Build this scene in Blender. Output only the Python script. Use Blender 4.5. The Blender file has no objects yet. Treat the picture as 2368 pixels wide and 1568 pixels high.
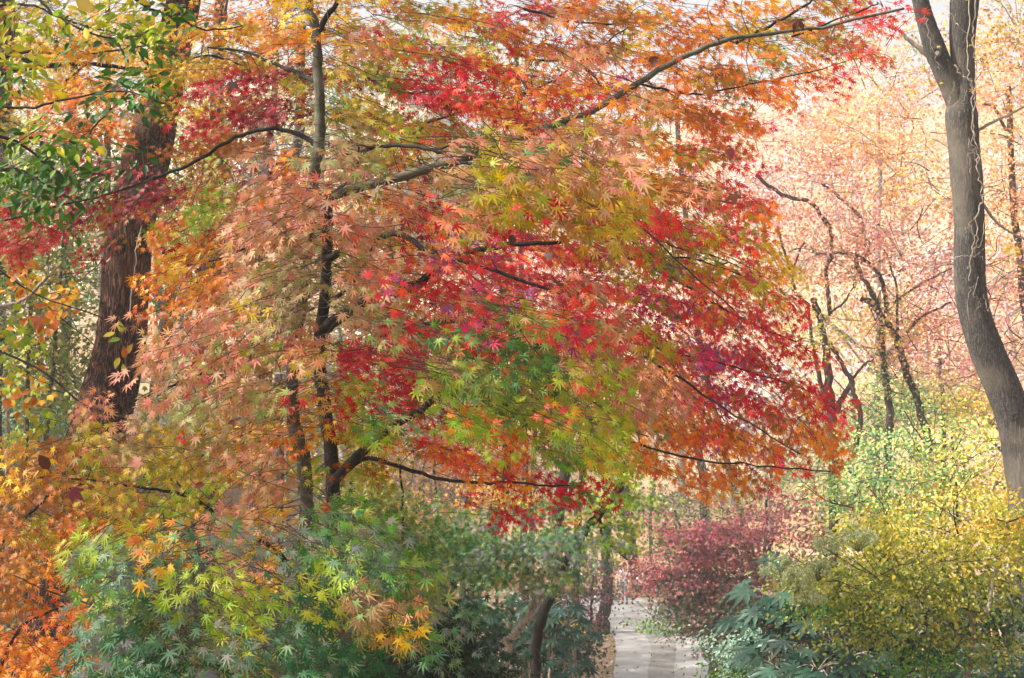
import bpy, math, random
import numpy as np
from mathutils import Vector

# ------------------------------------------------------------------ camera, sky, sun, exposure
SC = bpy.context.scene
COL = SC.collection
CAMZ = 11.2
F = 3509.0                       # focal length in picture units (picture is 2367 wide)
CX, CY = 1183.5, 784.0
cam = bpy.data.cameras.new("camera")
cam.sensor_width = 36.0
cam.lens = 36.0 * F / 2367.0
cam.clip_start = 0.1
cam.clip_end = 1500
camo = bpy.data.objects.new("camera", cam)
COL.objects.link(camo)
camo.location = (0, 0, CAMZ)
camo.rotation_euler = (math.radians(90), 0, 0)
SC.camera = camo

SUN_EL, SUN_AZ = 46.0, -98.0     # azimuth measured from +Y (view direction) towards +X
world = bpy.data.worlds.new("World")
SC.world = world
world.use_nodes = True
wn = world.node_tree
bgn = wn.nodes["Background"]
sky = wn.nodes.new("ShaderNodeTexSky")
sky.sky_type = 'NISHITA'
sky.sun_disc = False
sky.sun_elevation = math.radians(SUN_EL)
sky.sun_rotation = math.radians(SUN_AZ)
sky.air_density = 1.0
sky.dust_density = 8.0
sky.ozone_density = 0.6
veil = wn.nodes.new("ShaderNodeHueSaturation")
veil.inputs['Saturation'].default_value = 0.45
veil.inputs['Value'].default_value = 1.1
wn.links.new(sky.outputs[0], veil.inputs['Color'])
wn.links.new(veil.outputs[0], bgn.inputs[0])
bgn.inputs[1].default_value = 0.095

sun = bpy.data.lights.new("sun", 'SUN')
sun.energy = 4.8
sun.angle = math.radians(0.6)
sun.color = (1.0, 0.92, 0.80)
suno = bpy.data.objects.new("sun", sun)
COL.objects.link(suno)
_el, _az = math.radians(SUN_EL), math.radians(SUN_AZ)
_sd = Vector((math.sin(_az) * math.cos(_el), math.cos(_az) * math.cos(_el), math.sin(_el)))
suno.rotation_euler = _sd.to_track_quat('Z', 'Y').to_euler()
suno.location = (-20, -10, 40)

SC.view_settings.view_transform = 'Standard'
SC.view_settings.look = 'None'
SC.view_settings.exposure = 1.36
SC.view_settings.gamma = 1.0
SC.render.engine = 'CYCLES'
SC.cycles.max_bounces = 5
SC.cycles.diffuse_bounces = 3
SC.cycles.glossy_bounces = 1
SC.cycles.transmission_bounces = 3
SC.cycles.volume_bounces = 1
SC.cycles.transparent_max_bounces = 4
SC.cycles.use_denoising = True
SC.cycles.sample_clamp_indirect = 4.0

# ------------------------------------------------------------------ helpers
def at(x, y, d):
    return np.array([(x - CX) / F * d, d, CAMZ - (y - CY) / F * d])

def lin(h):
    c = [int(h[i:i + 2], 16) / 255.0 for i in (0, 2, 4)]
    return np.array([v / 12.92 if v <= 0.04045 else ((v + 0.055) / 1.055) ** 2.4 for v in c])

def sstep(a, b, v):
    t = np.clip((np.asarray(v, float) - a) / (b - a), 0, 1)
    return t * t * (3 - 2 * t)

def link(name, data, parent=None):
    o = bpy.data.objects.new(name, data)
    COL.objects.link(o)
    if parent is not None:
        o.parent = parent
    return o

def tag(o, label=None, cat=None, group=None, kind=None):
    if label: o["label"] = label
    if cat: o["category"] = cat
    if group: o["group"] = group
    if kind: o["kind"] = kind
    return o

def thing(name, label, cat, group=None, loc=(0, 0, 0)):
    o = link(name, None)
    o.location = loc
    return tag(o, label, cat, group)

class Acc:
    """collects vertices, triangles/quads and a colour for every vertex, builds one mesh"""
    def __init__(s):
        s.v, s.f, s.c, s.n = [], [], [], 0
    def add(s, v, f, c=None):
        v = np.asarray(v, float).reshape(-1, 3)
        f = np.asarray(f, int)
        s.v.append(v)
        s.f.append((f + s.n))
        if c is None: c = np.ones((len(v), 3))
        c = np.asarray(c, float)
        if c.ndim == 1: c = np.tile(c, (len(v), 1))
        s.c.append(c)
        s.n += len(v)
    def build(s, name, mat, parent=None, smooth=False, origin=(0, 0, 0)):
        if not s.v: return None
        V = np.concatenate(s.v) - np.asarray(origin, float)
        C = np.concatenate(s.c)
        idx, start, tot, p = [], [], [], 0
        for f in s.f:
            k = f.shape[1]
            idx.append(f.reshape(-1))
            start.append(p + np.arange(len(f)) * k)
            tot.append(np.full(len(f), k))
            p += f.size
        idx = np.concatenate(idx); start = np.concatenate(start); tot = np.concatenate(tot)
        m = bpy.data.meshes.new(name)
        m.vertices.add(len(V)); m.vertices.foreach_set("co", V.astype(np.float32).ravel())
        m.loops.add(len(idx)); m.loops.foreach_set("vertex_index", idx.astype(np.int32))
        m.polygons.add(len(start))
        m.polygons.foreach_set("loop_start", start.astype(np.int32))
        m.polygons.foreach_set("loop_total", tot.astype(np.int32))
        if smooth: m.polygons.foreach_set("use_smooth", np.ones(len(start), bool))
        a = m.color_attributes.new("Col", 'FLOAT_COLOR', 'POINT')
        a.data.foreach_set("color", np.concatenate([C, np.ones((len(C), 1))], 1).astype(np.float32).ravel())
        m.update(calc_edges=True)
        m.materials.append(mat)
        return link(name, m, parent)

# ------------------------------------------------------------------ materials
def new_mat(name):
    m = bpy.data.materials.new(name)
    m.use_nodes = True
    nt = m.node_tree
    for n in list(nt.nodes):
        if n.type != 'OUTPUT_MATERIAL': nt.nodes.remove(n)
    return m, nt, nt.nodes["Material Output"]

def leaf_mat(name, gloss=0.10, rough=0.45, trans=0.42):
    m, nt, out = new_mat(name)
    N, L = nt.nodes.new, nt.links.new
    at_ = N("ShaderNodeAttribute"); at_.attribute_name = "Col"
    hs = N("ShaderNodeHueSaturation"); hs.inputs['Saturation'].default_value = 1.08
    hs.inputs['Value'].default_value = 1.25
    L(at_.outputs['Color'], hs.inputs['Color'])
    d = N("ShaderNodeBsdfDiffuse"); t = N("ShaderNodeBsdfTranslucent"); g = N("ShaderNodeBsdfGlossy")
    g.inputs['Roughness'].default_value = rough
    g.inputs['Color'].default_value = (1, 1, 1, 1)
    L(at_.outputs['Color'], d.inputs['Color']); L(hs.outputs['Color'], t.inputs['Color'])
    mx = N("ShaderNodeMixShader"); mx.inputs[0].default_value = trans
    L(d.outputs[0], mx.inputs[1]); L(t.outputs[0], mx.inputs[2])
    fr = N("ShaderNodeFresnel"); fr.inputs[0].default_value = 1.35
    mm = N("ShaderNodeMath"); mm.operation = 'MULTIPLY_ADD'; mm.inputs[1].default_value = 0.25; mm.inputs[2].default_value = gloss * 0.15
    L(fr.outputs[0], mm.inputs[0])
    m2 = N("ShaderNodeMixShader")
    L(mm.outputs[0], m2.inputs[0]); L(mx.outputs[0], m2.inputs[1]); L(g.outputs[0], m2.inputs[2])
    L(m2.outputs[0], out.inputs[0])
    return m

def bark_mat(name, c1, c2, c3=None, zs=0.25, scale=18.0, bump=0.5, dist=0.02, rough=0.9, patch=1.5, furrow=True):
    m, nt, out = new_mat(name)
    N, L = nt.nodes.new, nt.links.new
    tc = N("ShaderNodeTexCoord"); mp = N("ShaderNodeMapping")
    mp.inputs['Scale'].default_value = (1, 1, zs)
    L(tc.outputs['Object'], mp.inputs['Vector'])
    n1 = N("ShaderNodeTexNoise"); n1.inputs['Scale'].default_value = scale; n1.inputs['Detail'].default_value = 6; n1.inputs['Distortion'].default_value = 0.6
    L(mp.outputs[0], n1.inputs['Vector'])
    v1 = N("ShaderNodeTexVoronoi"); v1.feature = 'DISTANCE_TO_EDGE'; v1.inputs['Scale'].default_value = scale * 1.1
    wv = N("ShaderNodeVectorMath"); wv.operation = 'MULTIPLY_ADD'
    wv.inputs[1].default_value = (0.12, 0.12, 0.12)
    L(n1.outputs['Color'], wv.inputs[0]); L(mp.outputs[0], wv.inputs[2])
    L(wv.outputs[0], v1.inputs['Vector'])
    cr = N("ShaderNodeValToRGB")
    cr.color_ramp.elements[0].position = 0.0; cr.color_ramp.elements[1].position = 0.28 if furrow else 0.05
    L(v1.outputs['Distance'], cr.inputs[0])
    mixf = N("ShaderNodeMath"); mixf.operation = 'MULTIPLY'
    L(cr.outputs[0], mixf.inputs[0]); L(n1.outputs['Fac'], mixf.inputs[1])
    r2 = N("ShaderNodeValToRGB")
    r2.color_ramp.elements[0].color = (*lin(c1), 1); r2.color_ramp.elements[1].color = (*lin(c2), 1)
    r2.color_ramp.elements[0].position = 0.12; r2.color_ramp.elements[1].position = 0.62
    L(mixf.outputs[0], r2.inputs[0])
    n3 = N("ShaderNodeTexNoise"); n3.inputs['Scale'].default_value = patch; n3.inputs['Detail'].default_value = 5
    L(tc.outputs['Object'], n3.inputs['Vector'])
    r3 = N("ShaderNodeValToRGB"); r3.color_ramp.elements[0].position = 0.48; r3.color_ramp.elements[1].position = 0.66
    L(n3.outputs['Fac'], r3.inputs[0])
    mc = N("ShaderNodeMix"); mc.data_type = 'RGBA'
    sc_ = N("ShaderNodeMath"); sc_.operation = 'MULTIPLY'; sc_.inputs[1].default_value = 0.45
    L(r3.outputs[0], sc_.inputs[0]); L(sc_.outputs[0], mc.inputs[0])
    L(r2.outputs[0], mc.inputs[6]); mc.inputs[7].default_value = (*lin(c3 or c2), 1)
    b = N("ShaderNodeBsdfPrincipled"); b.inputs['Roughness'].default_value = rough
    b.inputs['Specular IOR Level'].default_value = 0.25
    L(mc.outputs[2], b.inputs['Base Color'])
    bp = N("ShaderNodeBump"); bp.inputs['Strength'].default_value = bump; bp.inputs['Distance'].default_value = dist
    L(mixf.outputs[0], bp.inputs['Height']); L(bp.outputs[0], b.inputs['Normal'])
    L(b.outputs[0], out.inputs[0])
    return m

def plain_mat(name, hexc, rough=0.8, var=0.25, scale=6.0, metal=0.0):
    m, nt, out = new_mat(name)
    N, L = nt.nodes.new, nt.links.new
    tc = N("ShaderNodeTexCoord"); n1 = N("ShaderNodeTexNoise"); n1.inputs['Scale'].default_value = scale; n1.inputs['Detail'].default_value = 5
    L(tc.outputs['Object'], n1.inputs['Vector'])
    r = N("ShaderNodeValToRGB"); c = lin(hexc)
    r.color_ramp.elements[0].color = (*(c * (1 - var)), 1); r.color_ramp.elements[1].color = (*np.clip(c * (1 + var), 0, 1), 1)
    r.color_ramp.elements[0].position = 0.35; r.color_ramp.elements[1].position = 0.65
    L(n1.outputs['Fac'], r.inputs[0])
    b = N("ShaderNodeBsdfPrincipled"); b.inputs['Roughness'].default_value = rough; b.inputs['Metallic'].default_value = metal
    L(r.outputs[0], b.inputs['Base Color']); L(b.outputs[0], out.inputs[0])
    return m

M_LEAF = leaf_mat("maple_leaf", 0.06, 0.5, 0.42)
M_LEAF_DULL = leaf_mat("shrub_leaf", 0.05, 0.6, 0.35)
M_LEAF_WAX = leaf_mat("waxy_leaf", 0.12, 0.35, 0.18)
M_BARK_BROWN = bark_mat("furrowed_brown_bark", "180e0a", "785240", "8a6048", zs=0.14, scale=26, bump=1.0, dist=0.05, patch=2.0)
M_BARK_GREY = bark_mat("grey_ribbed_bark", "2a2928", "66625e", "787064", zs=0.10, scale=42, bump=0.7, dist=0.012, patch=1.6)
M_BARK_MAPLE = bark_mat("smooth_maple_bark", "2c2c24", "56564a", "74766a", zs=0.5, scale=26, bump=0.25, dist=0.004, patch=9, furrow=False)
M_BARK_DARK = bark_mat("dark_branch_bark", "100e0d", "262220", "36322f", zs=0.4, scale=24, bump=0.3, dist=0.004, patch=7, furrow=False)
M_BARK_FAR = bark_mat("far_trunk_bark", "2c2624", "544a44", "74685e", zs=0.2, scale=10, bump=0.6, dist=0.02, patch=1.0)
M_BARK_PALE = bark_mat("pale_trunk_bark", "5c5650", "98908a", "b8ae9e", zs=0.3, scale=14, bump=0.4, dist=0.01, patch=2.0, furrow=False)
M_TWIG = plain_mat("twig_bark", "3c302a", 0.85, 0.3, 30)
M_TWIG_GREY = plain_mat("bare_grey_twig", "8c8680", 0.85, 0.3, 20)
M_VINE = plain_mat("dry_vine", "8c8276", 0.85, 0.25, 20)

# ------------------------------------------------------------------ leaf templates (tip along +X, normal +Z)
def tpl_palmate(lobes, lens, valley=0.30, shoulder=None, petiole=0.45, droop=0.22):
    pts = []
    n = len(lobes)
    order = sorted(range(n), key=lambda i: lobes[i])
    la = [math.radians(lobes[i]) for i in order]; ll = [lens[i] for i in order]
    pts.append((math.cos(la[0] - 0.45) * 0.16, math.sin(la[0] - 0.45) * 0.16, 0.1))
    for k in range(n):
        a, l = la[k], ll[k]
        if shoulder:
            w, s = shoulder
            pts.append((math.cos(a) * l * s + math.sin(a) * w * l, math.sin(a) * l * s - math.cos(a) * w * l, 0.5))
        pts.append((math.cos(a) * l, math.sin(a) * l, 1.0))
        if shoulder:
            pts.append((math.cos(a) * l * s - math.sin(a) * w * l, math.sin(a) * l * s + math.cos(a) * w * l, 0.5))
        if k < n - 1:
            b = (la[k] + la[k + 1]) / 2
            r = valley * (ll[k] + ll[k + 1]) / 2
            pts.append((math.cos(b) * r, math.sin(b) * r, 0.15))
    pts.append((math.cos(la[-1] + 0.45) * 0.16, math.sin(la[-1] + 0.45) * 0.16, 0.1))
    v = [(0, 0, 0)]; w = [0.0]
    for x, y, ww in pts:
        r = math.hypot(x, y)
        v.append((x, y, -droop * r * r)); w.append(ww)
    f = [(0, i, i + 1) for i in range(1, len(pts))]
    if petiole:
        k = len(v)
        v += [(-petiole, 0.012, 0.10), (-petiole, -0.012, 0.10)]
        w += [0.9, 0.9]
        f.append((0, k, k + 1))
    return np.array(v, float), np.array(f), np.array(w)

T_MAPLE = tpl_palmate([0, 36, -36, 75, -75, 122, -122], [1, .92, .92, .74, .74, .42, .42], 0.30, (0.085, 0.55))
T_MAPLE_THIN = tpl_palmate([0, 33, -33, 68, -68, 112, -112], [1, .9, .9, .68, .68, .36, .36], 0.24, (0.07, 0.55))
T_STAR = tpl_palmate([0, 45, -45, 95, -95], [1, .85, .85, .55, .55], 0.40, None, 0)
T_FATSIA = tpl_palmate([0, 34, -34, 68, -68, 104, -104, 140, -140], [1, .97, .97, .9, .9, .78, .78, .55, .55], 0.36, (0.13, 0.62), 0.0, 0.25)
T_LOBED = tpl_palmate([0, 55, -55, 110, -110], [1, .85, .85, .5, .5], 0.62, (0.22, 0.6), 0.3, 0.3)
def tpl_oval(w=0.28, fold=0.12):
    v = [(-0.15, 0, 0.03), (0.1, w * .8, fold * .8), (0.5, w, fold), (0.8, w * .55, fold * .3), (1.05, 0, -0.12), (0.8, -w * .55, fold * .3), (0.5, -w, fold), (0.1, -w * .8, fold * .8), (0.35, 0, 0.0), (0.7, 0, -0.02)]
    f = [(0, 8, 1), (1, 8, 2), (8, 9, 2), (2, 9, 3), (3, 9, 4), (4, 9, 5), (5, 9, 6), (9, 8, 6), (6, 8, 7), (7, 8, 0)]
    return np.array(v, float), np.array(f), np.array([0, .4, .6, .8, 1, .8, .6, .4, 0, 0])
T_OVAL = tpl_oval()
T_BROAD = tpl_oval(0.42, 0.10)
_q = [(-0.4, 0, 0), (0.0, 0.42, 0.10), (0.85, 0, -0.1), (0.0, -0.42, 0.10)]
T_QUAD = (np.array(_q, float), np.array([(0, 1, 2), (0, 2, 3)][::-1]), np.array([0, .5, 1, .5]))

def norm(a):
    return a / np.maximum(np.linalg.norm(a, axis=1, keepdims=True), 1e-9)

def put_leaves(acc, tpl, P, X, Nn, S, C1, C2, rng, curl=0.5):
    """P positions, X tip directions, Nn normals, S sizes, C1 centre and C2 tip colours"""
    tv, tf, tw = tpl
    n = len(P)
    if n == 0: return
    X = norm(X); Y = norm(np.cross(Nn, X)); Z = np.cross(X, Y)
    k = len(tv)
    cz = 1 + curl * rng.standard_normal(n)
    loc = np.repeat(tv[None], n, 0).copy()
    loc[:, :, 2] *= cz[:, None]
    loc[:, :, 1] *= (0.85 + 0.25 * rng.random(n))[:, None]
    loc *= np.asarray(S)[:, None, None]
    V = P[:, None] + loc[:, :, 0:1] * X[:, None] + loc[:, :, 1:2] * Y[:, None] + loc[:, :, 2:3] * Z[:, None]
    f = (tf[None] + (np.arange(n) * k)[:, None, None]).reshape(-1, tf.shape[1])
    C = C1[:, None] * (1 - tw[None, :, None]) + C2[:, None] * tw[None, :, None]
    acc.add(V.reshape(-1, 3), f, C.reshape(-1, 3))

def catmull(pts, rad, sub):
    pts = np.asarray(pts, float); rad = np.asarray(rad, float)
    n = len(pts)
    if n < 3:
        t = np.linspace(0, 1, sub + 1)[:, None]
        return pts[0] * (1 - t) + pts[-1] * t, rad[0] * (1 - t[:, 0]) + rad[-1] * t[:, 0]
    P = np.vstack([2 * pts[0] - pts[1], pts, 2 * pts[-1] - pts[-2]])
    out, ro = [], []
    for i in range(n - 1):
        p0, p1, p2, p3 = P[i:i + 4]
        for j in range(sub):
            t = j / sub
            out.append(0.5 * ((2 * p1) + (-p0 + p2) * t + (2 * p0 - 5 * p1 + 4 * p2 - p3) * t * t + (-p0 + 3 * p1 - 3 * p2 + p3) * t ** 3))
            ro.append(rad[i] * (1 - t) + rad[i + 1] * t)
    out.append(pts[-1]); ro.append(rad[-1])
    return np.array(out), np.array(ro)

def tube(acc, pts, rad, sides=6, sub=1, rng=None, wob=0.0, lump=0.0, cap=False):
    if sub > 1:
        pts, rad = catmull(pts, rad, sub)
    pts = np.asarray(pts, float); rad = np.asarray(rad, float)
    n = len(pts)
    if rng is not None and wob > 0:
        w = rng.standard_normal((n, 3)) * wob; w[0] = 0; w[-1] = 0
        pts = pts + w
    T = np.gradient(pts, axis=0); T = norm(T)
    ref = np.array([0.0, 1.0, 0.0]) if abs(T[:, 1]).mean() < 0.8 else np.array([1.0, 0, 0])
    A = norm(np.cross(T, ref)); B = np.cross(T, A)
    a = np.linspace(0, 2 * math.pi, sides, endpoint=False)
    r = np.repeat(rad[:, None], sides, 1)
    if rng is not None and lump > 0:
        ph = rng.random(4) * 6.28
        s = np.arange(n)[:, None]
        if sides > 30:
            aa = a[None] + .12 * np.sin(s * .35 + ph[3]) + .05 * np.sin(s * 1.1 + 7 * a[None])
            r = r * (1 - .035 * np.abs(np.sin(13 * aa)) ** .5 - .02 * np.abs(np.sin(29 * aa + s * .3)))
        r = r * (1 + lump * (0.6 * np.sin(2 * a[None] + ph[0] + s * 0.13) + 0.4 * np.sin(3 * a[None] + ph[1] - s * 0.21) + 0.35 * np.sin(5 * a[None] + ph[2] + s * .07)) + lump * (0.4 if sides < 100 else .2) * rng.standard_normal((n, sides)))
    V = pts[:, None] + r[:, :, None] * (np.cos(a)[None, :, None] * A[:, None] + np.sin(a)[None, :, None] * B[:, None])
    i = np.arange(n - 1)[:, None] * sides; j = np.arange(sides)[None]; j2 = (j + 1) % sides
    f = np.stack([i + j, i + j2, i + sides + j2, i + sides + j], -1).reshape(-1, 4)
    acc.add(V.reshape(-1, 3), f)
    if cap:
        acc.add(np.vstack([V[-1], pts[-1] + T[-1] * rad[-1] * 0.3]), np.array([(q, (q + 1) % sides, sides) for q in range(sides)]))

# ------------------------------------------------------------------ terrain
def gz(x, y):
    x = np.asarray(x, float); y = np.asarray(y, float)
    base = np.interp(y, [-30, 0, 10, 20, 30, 40, 48, 74, 80, 100, 150, 220, 320, 600],
                        [11, 9.5, 7.1, 4.7, 2.3, 0.4, 0, 0, 0.5, 4.5, 18, 38, 46, 46])
    left = 9.0 * sstep(-3, -12, x) * sstep(8, 26, y)
    right = 3.2 * sstep(3.5, 9, x) * sstep(10, 20, y) * (1 - sstep(30, 44, y)) + 7 * sstep(11, 32, x) * sstep(40, 60, y)
    bumps = 0.10 * np.sin(x * 1.3 + 0.7 * np.sin(y * .6)) * np.sin(y * 0.9) * np.clip(1 - np.exp(-((x - 4) / 6) ** 2), 0, 1)
    return base + left + right + bumps * (1 - sstep(34, 43, y))

def g_at(x, y, z=0.0):
    """point of the flat valley floor seen at picture coordinates x, y"""
    d = F * (CAMZ - z) / (y - CY)
    return np.array([(x - CX) / F * d, d, z])

def grid_mesh(name, xs, ys, zf, mat, kind):
    X, Y = np.meshgrid(xs, ys)
    Z = zf(X, Y)
    a = Acc()
    nx, ny = len(xs), len(ys)
    i = np.arange(ny - 1)[:, None] * nx; j = np.arange(nx - 1)[None]
    f = np.stack([i + j, i + j + 1, i + nx + j + 1, i + nx + j], -1).reshape(-1, 4)
    a.add(np.stack([X, Y, Z], -1).reshape(-1, 3), f)
    o = a.build(name, mat, smooth=True)
    return tag(o, kind=kind)

def ground_mat():
    m, nt, out = new_mat("leaf_littered_soil")
    N, L = nt.nodes.new, nt.links.new
    tc = N("ShaderNodeTexCoord")
    n1 = N("ShaderNodeTexNoise"); n1.inputs['Scale'].default_value = 5.0; n1.inputs['Detail'].default_value = 8
    n2 = N("ShaderNodeTexNoise"); n2.inputs['Scale'].default_value = 0.12; n2.inputs['Detail'].default_value = 5
    v = N("ShaderNodeTexVoronoi"); v.inputs['Scale'].default_value = 9.0
    for n in (n1, n2, v): L(tc.outputs['Object'], n.inputs['Vector'])
    r1 = N("ShaderNodeValToRGB")
    e = r1.color_ramp.elements
    e[0].position = 0.3; e[0].color = (*lin("3c2e22"), 1); e[1].position = 0.7; e[1].color = (*lin("a8865c"), 1)
    L(n1.outputs['Fac'], r1.inputs[0])
    r2 = N("ShaderNodeValToRGB")
    e = r2.color_ramp.elements
    e[0].position = 0.42; e[0].color = (*lin("7c6448"), 1); e[1].position = 0.62; e[1].color = (*lin("a49a80"), 1)
    L(n2.outputs['Fac'], r2.inputs[0])
    mx = N("ShaderNodeMix"); mx.data_type = 'RGBA'; mx.inputs[0].default_value = 0.4
    L(r1.outputs[0], mx.inputs[6]); L(r2.outputs[0], mx.inputs[7])
    hs = N("ShaderNodeHueSaturation"); hs.inputs['Fac'].default_value = 0.5
    L(mx.outputs[2], hs.inputs['Color'])
    b = N("ShaderNodeBsdfPrincipled"); b.inputs['Roughness'].default_value = 0.95
    L(hs.outputs[0], b.inputs['Base Color'])
    bp = N("ShaderNodeBump"); bp.inputs['Distance'].default_value = 0.08
    L(n1.outputs['Fac'], bp.inputs['Height']); L(bp.outputs[0], b.inputs['Normal'])
    L(b.outputs[0], out.inputs[0])
    return m

xs = np.concatenate([np.linspace(-260, -40, 30), np.linspace(-38, 38, 110), np.linspace(40, 260, 30)])
ys = np.concatenate([np.linspace(-30, 44, 90), np.linspace(45, 110, 70), np.linspace(114, 600, 60)])
grid_mesh("ground", xs, ys, gz, ground_mat(), "structure")

def paving_mat(name, c1, c2, leafy):
    m, nt, out = new_mat(name)
    N, L = nt.nodes.new, nt.links.new
    tc = N("ShaderNodeTexCoord")
    n1 = N("ShaderNodeTexNoise"); n1.inputs['Scale'].default_value = 1.2; n1.inputs['Detail'].default_value = 8
    n2 = N("ShaderNodeTexNoise"); n2.inputs['Scale'].default_value = 14; n2.inputs['Detail'].default_value = 4
    for n in (n1, n2): L(tc.outputs['Object'], n.inputs['Vector'])
    r = N("ShaderNodeValToRGB"); r.color_ramp.elements[0].position = .35; r.color_ramp.elements[1].position = .65
    r.color_ramp.elements[0].color = (*lin(c1), 1); r.color_ramp.elements[1].color = (*lin(c2), 1)
    L(n1.outputs['Fac'], r.inputs[0])
    r2 = N("ShaderNodeValToRGB"); r2.color_ramp.elements[0].position = .66 - leafy; r2.color_ramp.elements[1].position = .72 - leafy
    L(n2.outputs['Fac'], r2.inputs[0])
    mx = N("ShaderNodeMix"); mx.data_type = 'RGBA'
    L(r2.outputs[0], mx.inputs[0]); L(r.outputs[0], mx.inputs[6]); mx.inputs[7].default_value = (*lin("a08c68"), 1)
    b = N("ShaderNodeBsdfPrincipled"); b.inputs['Roughness'].default_value = 0.8
    L(mx.outputs[2], b.inputs['Base Color']); L(b.outputs[0], out.inputs[0])
    return m

def ribbon(name, left, right, z, mat, thick=0.0, sub=8):
    l, _ = catmull(left, np.ones(len(left)), sub); r, _ = catmull(right, np.ones(len(right)), sub)
    n = len(l); a = Acc()
    l = l.copy(); r = r.copy(); l[:, 2] = z; r[:, 2] = z
    V = np.stack([l, r], 1).reshape(-1, 3)
    f = [(2 * i, 2 * i + 1, 2 * i + 3, 2 * i + 2) for i in range(n - 1)]
    a.add(V, np.array(f))
    return tag(a.build(name, mat), kind="structure")

# main lane coming towards the viewer, bending left at the far junction
GA = lambda p: [g_at(x, y) for x, y in p]
near_l = g_at(1418, 1568); near_r = g_at(1700, 1568)
path_l = [near_l + [-.6, -14, 0], near_l + [-0.3, -6, 0]] + GA([(1418, 1568), (1424, 1510), (1416, 1470), (1385, 1450), (1300, 1440), (1180, 1432)])
path_r = [near_r + [.2, -14, 0], near_r + [0.1, -6, 0]] + GA([(1700, 1568), (1668, 1510), (1655, 1465), (1620, 1425), (1480, 1385), (1180, 1372)])
ribbon("path", path_l, path_r, 0.03, paving_mat("pale_concrete", "92928f", "a8a8a8", 0.0))
strip_l = [g_at(1498, 1568) + [0, -14, 0], g_at(1498, 1568) + [0, -6, 0]] + GA([(1498, 1568), (1505, 1520), (1500, 1485), (1475, 1460), (1435, 1440)])
strip_r = [g_at(1560, 1568) + [0, -14, 0], g_at(1560, 1568) + [0, -6, 0]] + GA([(1560, 1568), (1562, 1520), (1557, 1485), (1535, 1455), (1445, 1425)])
ribbon("path_paved_strip", strip_l, strip_r, 0.036, paving_mat("cobbled_strip", "787876", "94928c", 0.03))
branch_l = GA([(1640, 1455), (1800, 1440), (1980, 1436)])
branch_r = GA([(1560, 1398), (1800, 1392), (1980, 1388)])
ribbon("path_side_arm", branch_l, branch_r, 0.033, paving_mat("pale_concrete_arm", "92928f", "a8a8a8", 0.02))

# ------------------------------------------------------------------ palettes (sRGB as seen; scaled to albedo)
PAL = {
 'r': ["d02840", "b82038", "e04050", "c83850"],
 'm': ["981c34", "b02844", "781a2a", "c03050", "70303c"],
 'R': ["e44c4c", "f06c60", "d8405c", "f08468", "d04458", "e87468", "ec5c44"],
 'p': ["cc4470", "b45884", "dc5464", "8c6c98", "d44050", "c8486c", "e06040"],
 'o': ["ec8c38", "e47430", "f0a050", "dc6828", "e89040", "f0a838"],
 'O': ["b87028", "c47c30", "a86424", "cc8c3c", "b06828", "98702c"],
 'y': ["f0bc34", "f8cc4c", "e4ac34", "f0a038", "dcb430"],
 'Y': ["b49c28", "c8b034", "a09424", "d89c38", "c8a030", "94a030"],
 's': ["e8a070", "e0a880", "dc8c70", "f09890", "d4a470", "e8905c", "f0a898"],
 't': ["bc9c78", "c8a87c", "a89c68", "d09484", "a8a868", "98a060", "d09c78"],
 'g': ["588c38", "74a440", "447830", "9cb048", "608c48", "3c8048"],
 'G': ["a4c038", "bccc48", "88b030", "d4d858", "9cb440"],
 'd': ["2c6c40", "40784c", "246038", "507c50", "386840"],
 'b': ["6c9478", "80a484", "a09490", "5c8468", "90ac78", "84848c", "5c8c5c"],
 'l': ["487c2c", "649838", "38602c", "80a444", "34582c"],
 'k': ["b4c440", "94b434", "e0d050", "a8b038"],
 'v': ["e4ac48", "d49c40", "ecbc58", "c47038", "d8b458"],
 # shrubs and trees further off; background pinks and ambers paled for brightness and haze
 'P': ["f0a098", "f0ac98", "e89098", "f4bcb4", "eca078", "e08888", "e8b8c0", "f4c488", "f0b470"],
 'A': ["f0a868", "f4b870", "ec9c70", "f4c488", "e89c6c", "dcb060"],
 'M': ["d8ccd4", "e8d4d8", "c4c4d0", "e4b8b8", "dcd8e0", "ecc0b0"],  # mist put into the leaf colour
 'K': ["f8d060", "e8dc70", "d8d868", "f4c450", "b8c858"],
 'E': ["c8cc58", "e4d450", "a8b84c", "f0dc60", "8ca048", "d8c44c"],
 'e': ["bcc45c", "d0cc5c", "a0b050", "8ca04c", "dcd464", "b8bc58", "7c9848"],
 'x': ["6c5038", "d4b488", "987448", "e0c8a0", "54402c"],
 'W': ["98b868", "b4c870", "80b078", "c4cc78", "d8d478", "70a868"],
 'q': ["a84c5c", "bc6070", "8c5060", "984c4c", "b87468", "705460", "b04c50", "68684c"],
 'Q': ["5c7848", "7c6858", "486c40", "906c6c", "a07870", "446444"],
 'u': ["806474", "6c5464", "94707c", "5c5860", "a87078"],
 'h': ["b89878", "c8a088", "a88468", "d8b078", "b88c80", "d8a070"],
 'D': ["1c3c28", "28482c", "143020", "345438"],  # near-black greens, also stand in for shade beneath bushes
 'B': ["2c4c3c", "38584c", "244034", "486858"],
 'C': ["84a894", "9cb8a8", "749888", "88a884"],
 'n': ["8ca048", "709040", "a8a854", "607c3c", "b8b060", "908c50"],
}
PALL = {k: np.array([lin(h) for h in v]) for k, v in PAL.items()}
ALB = 0.80
NEAR_ALB = [1.0]

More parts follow.
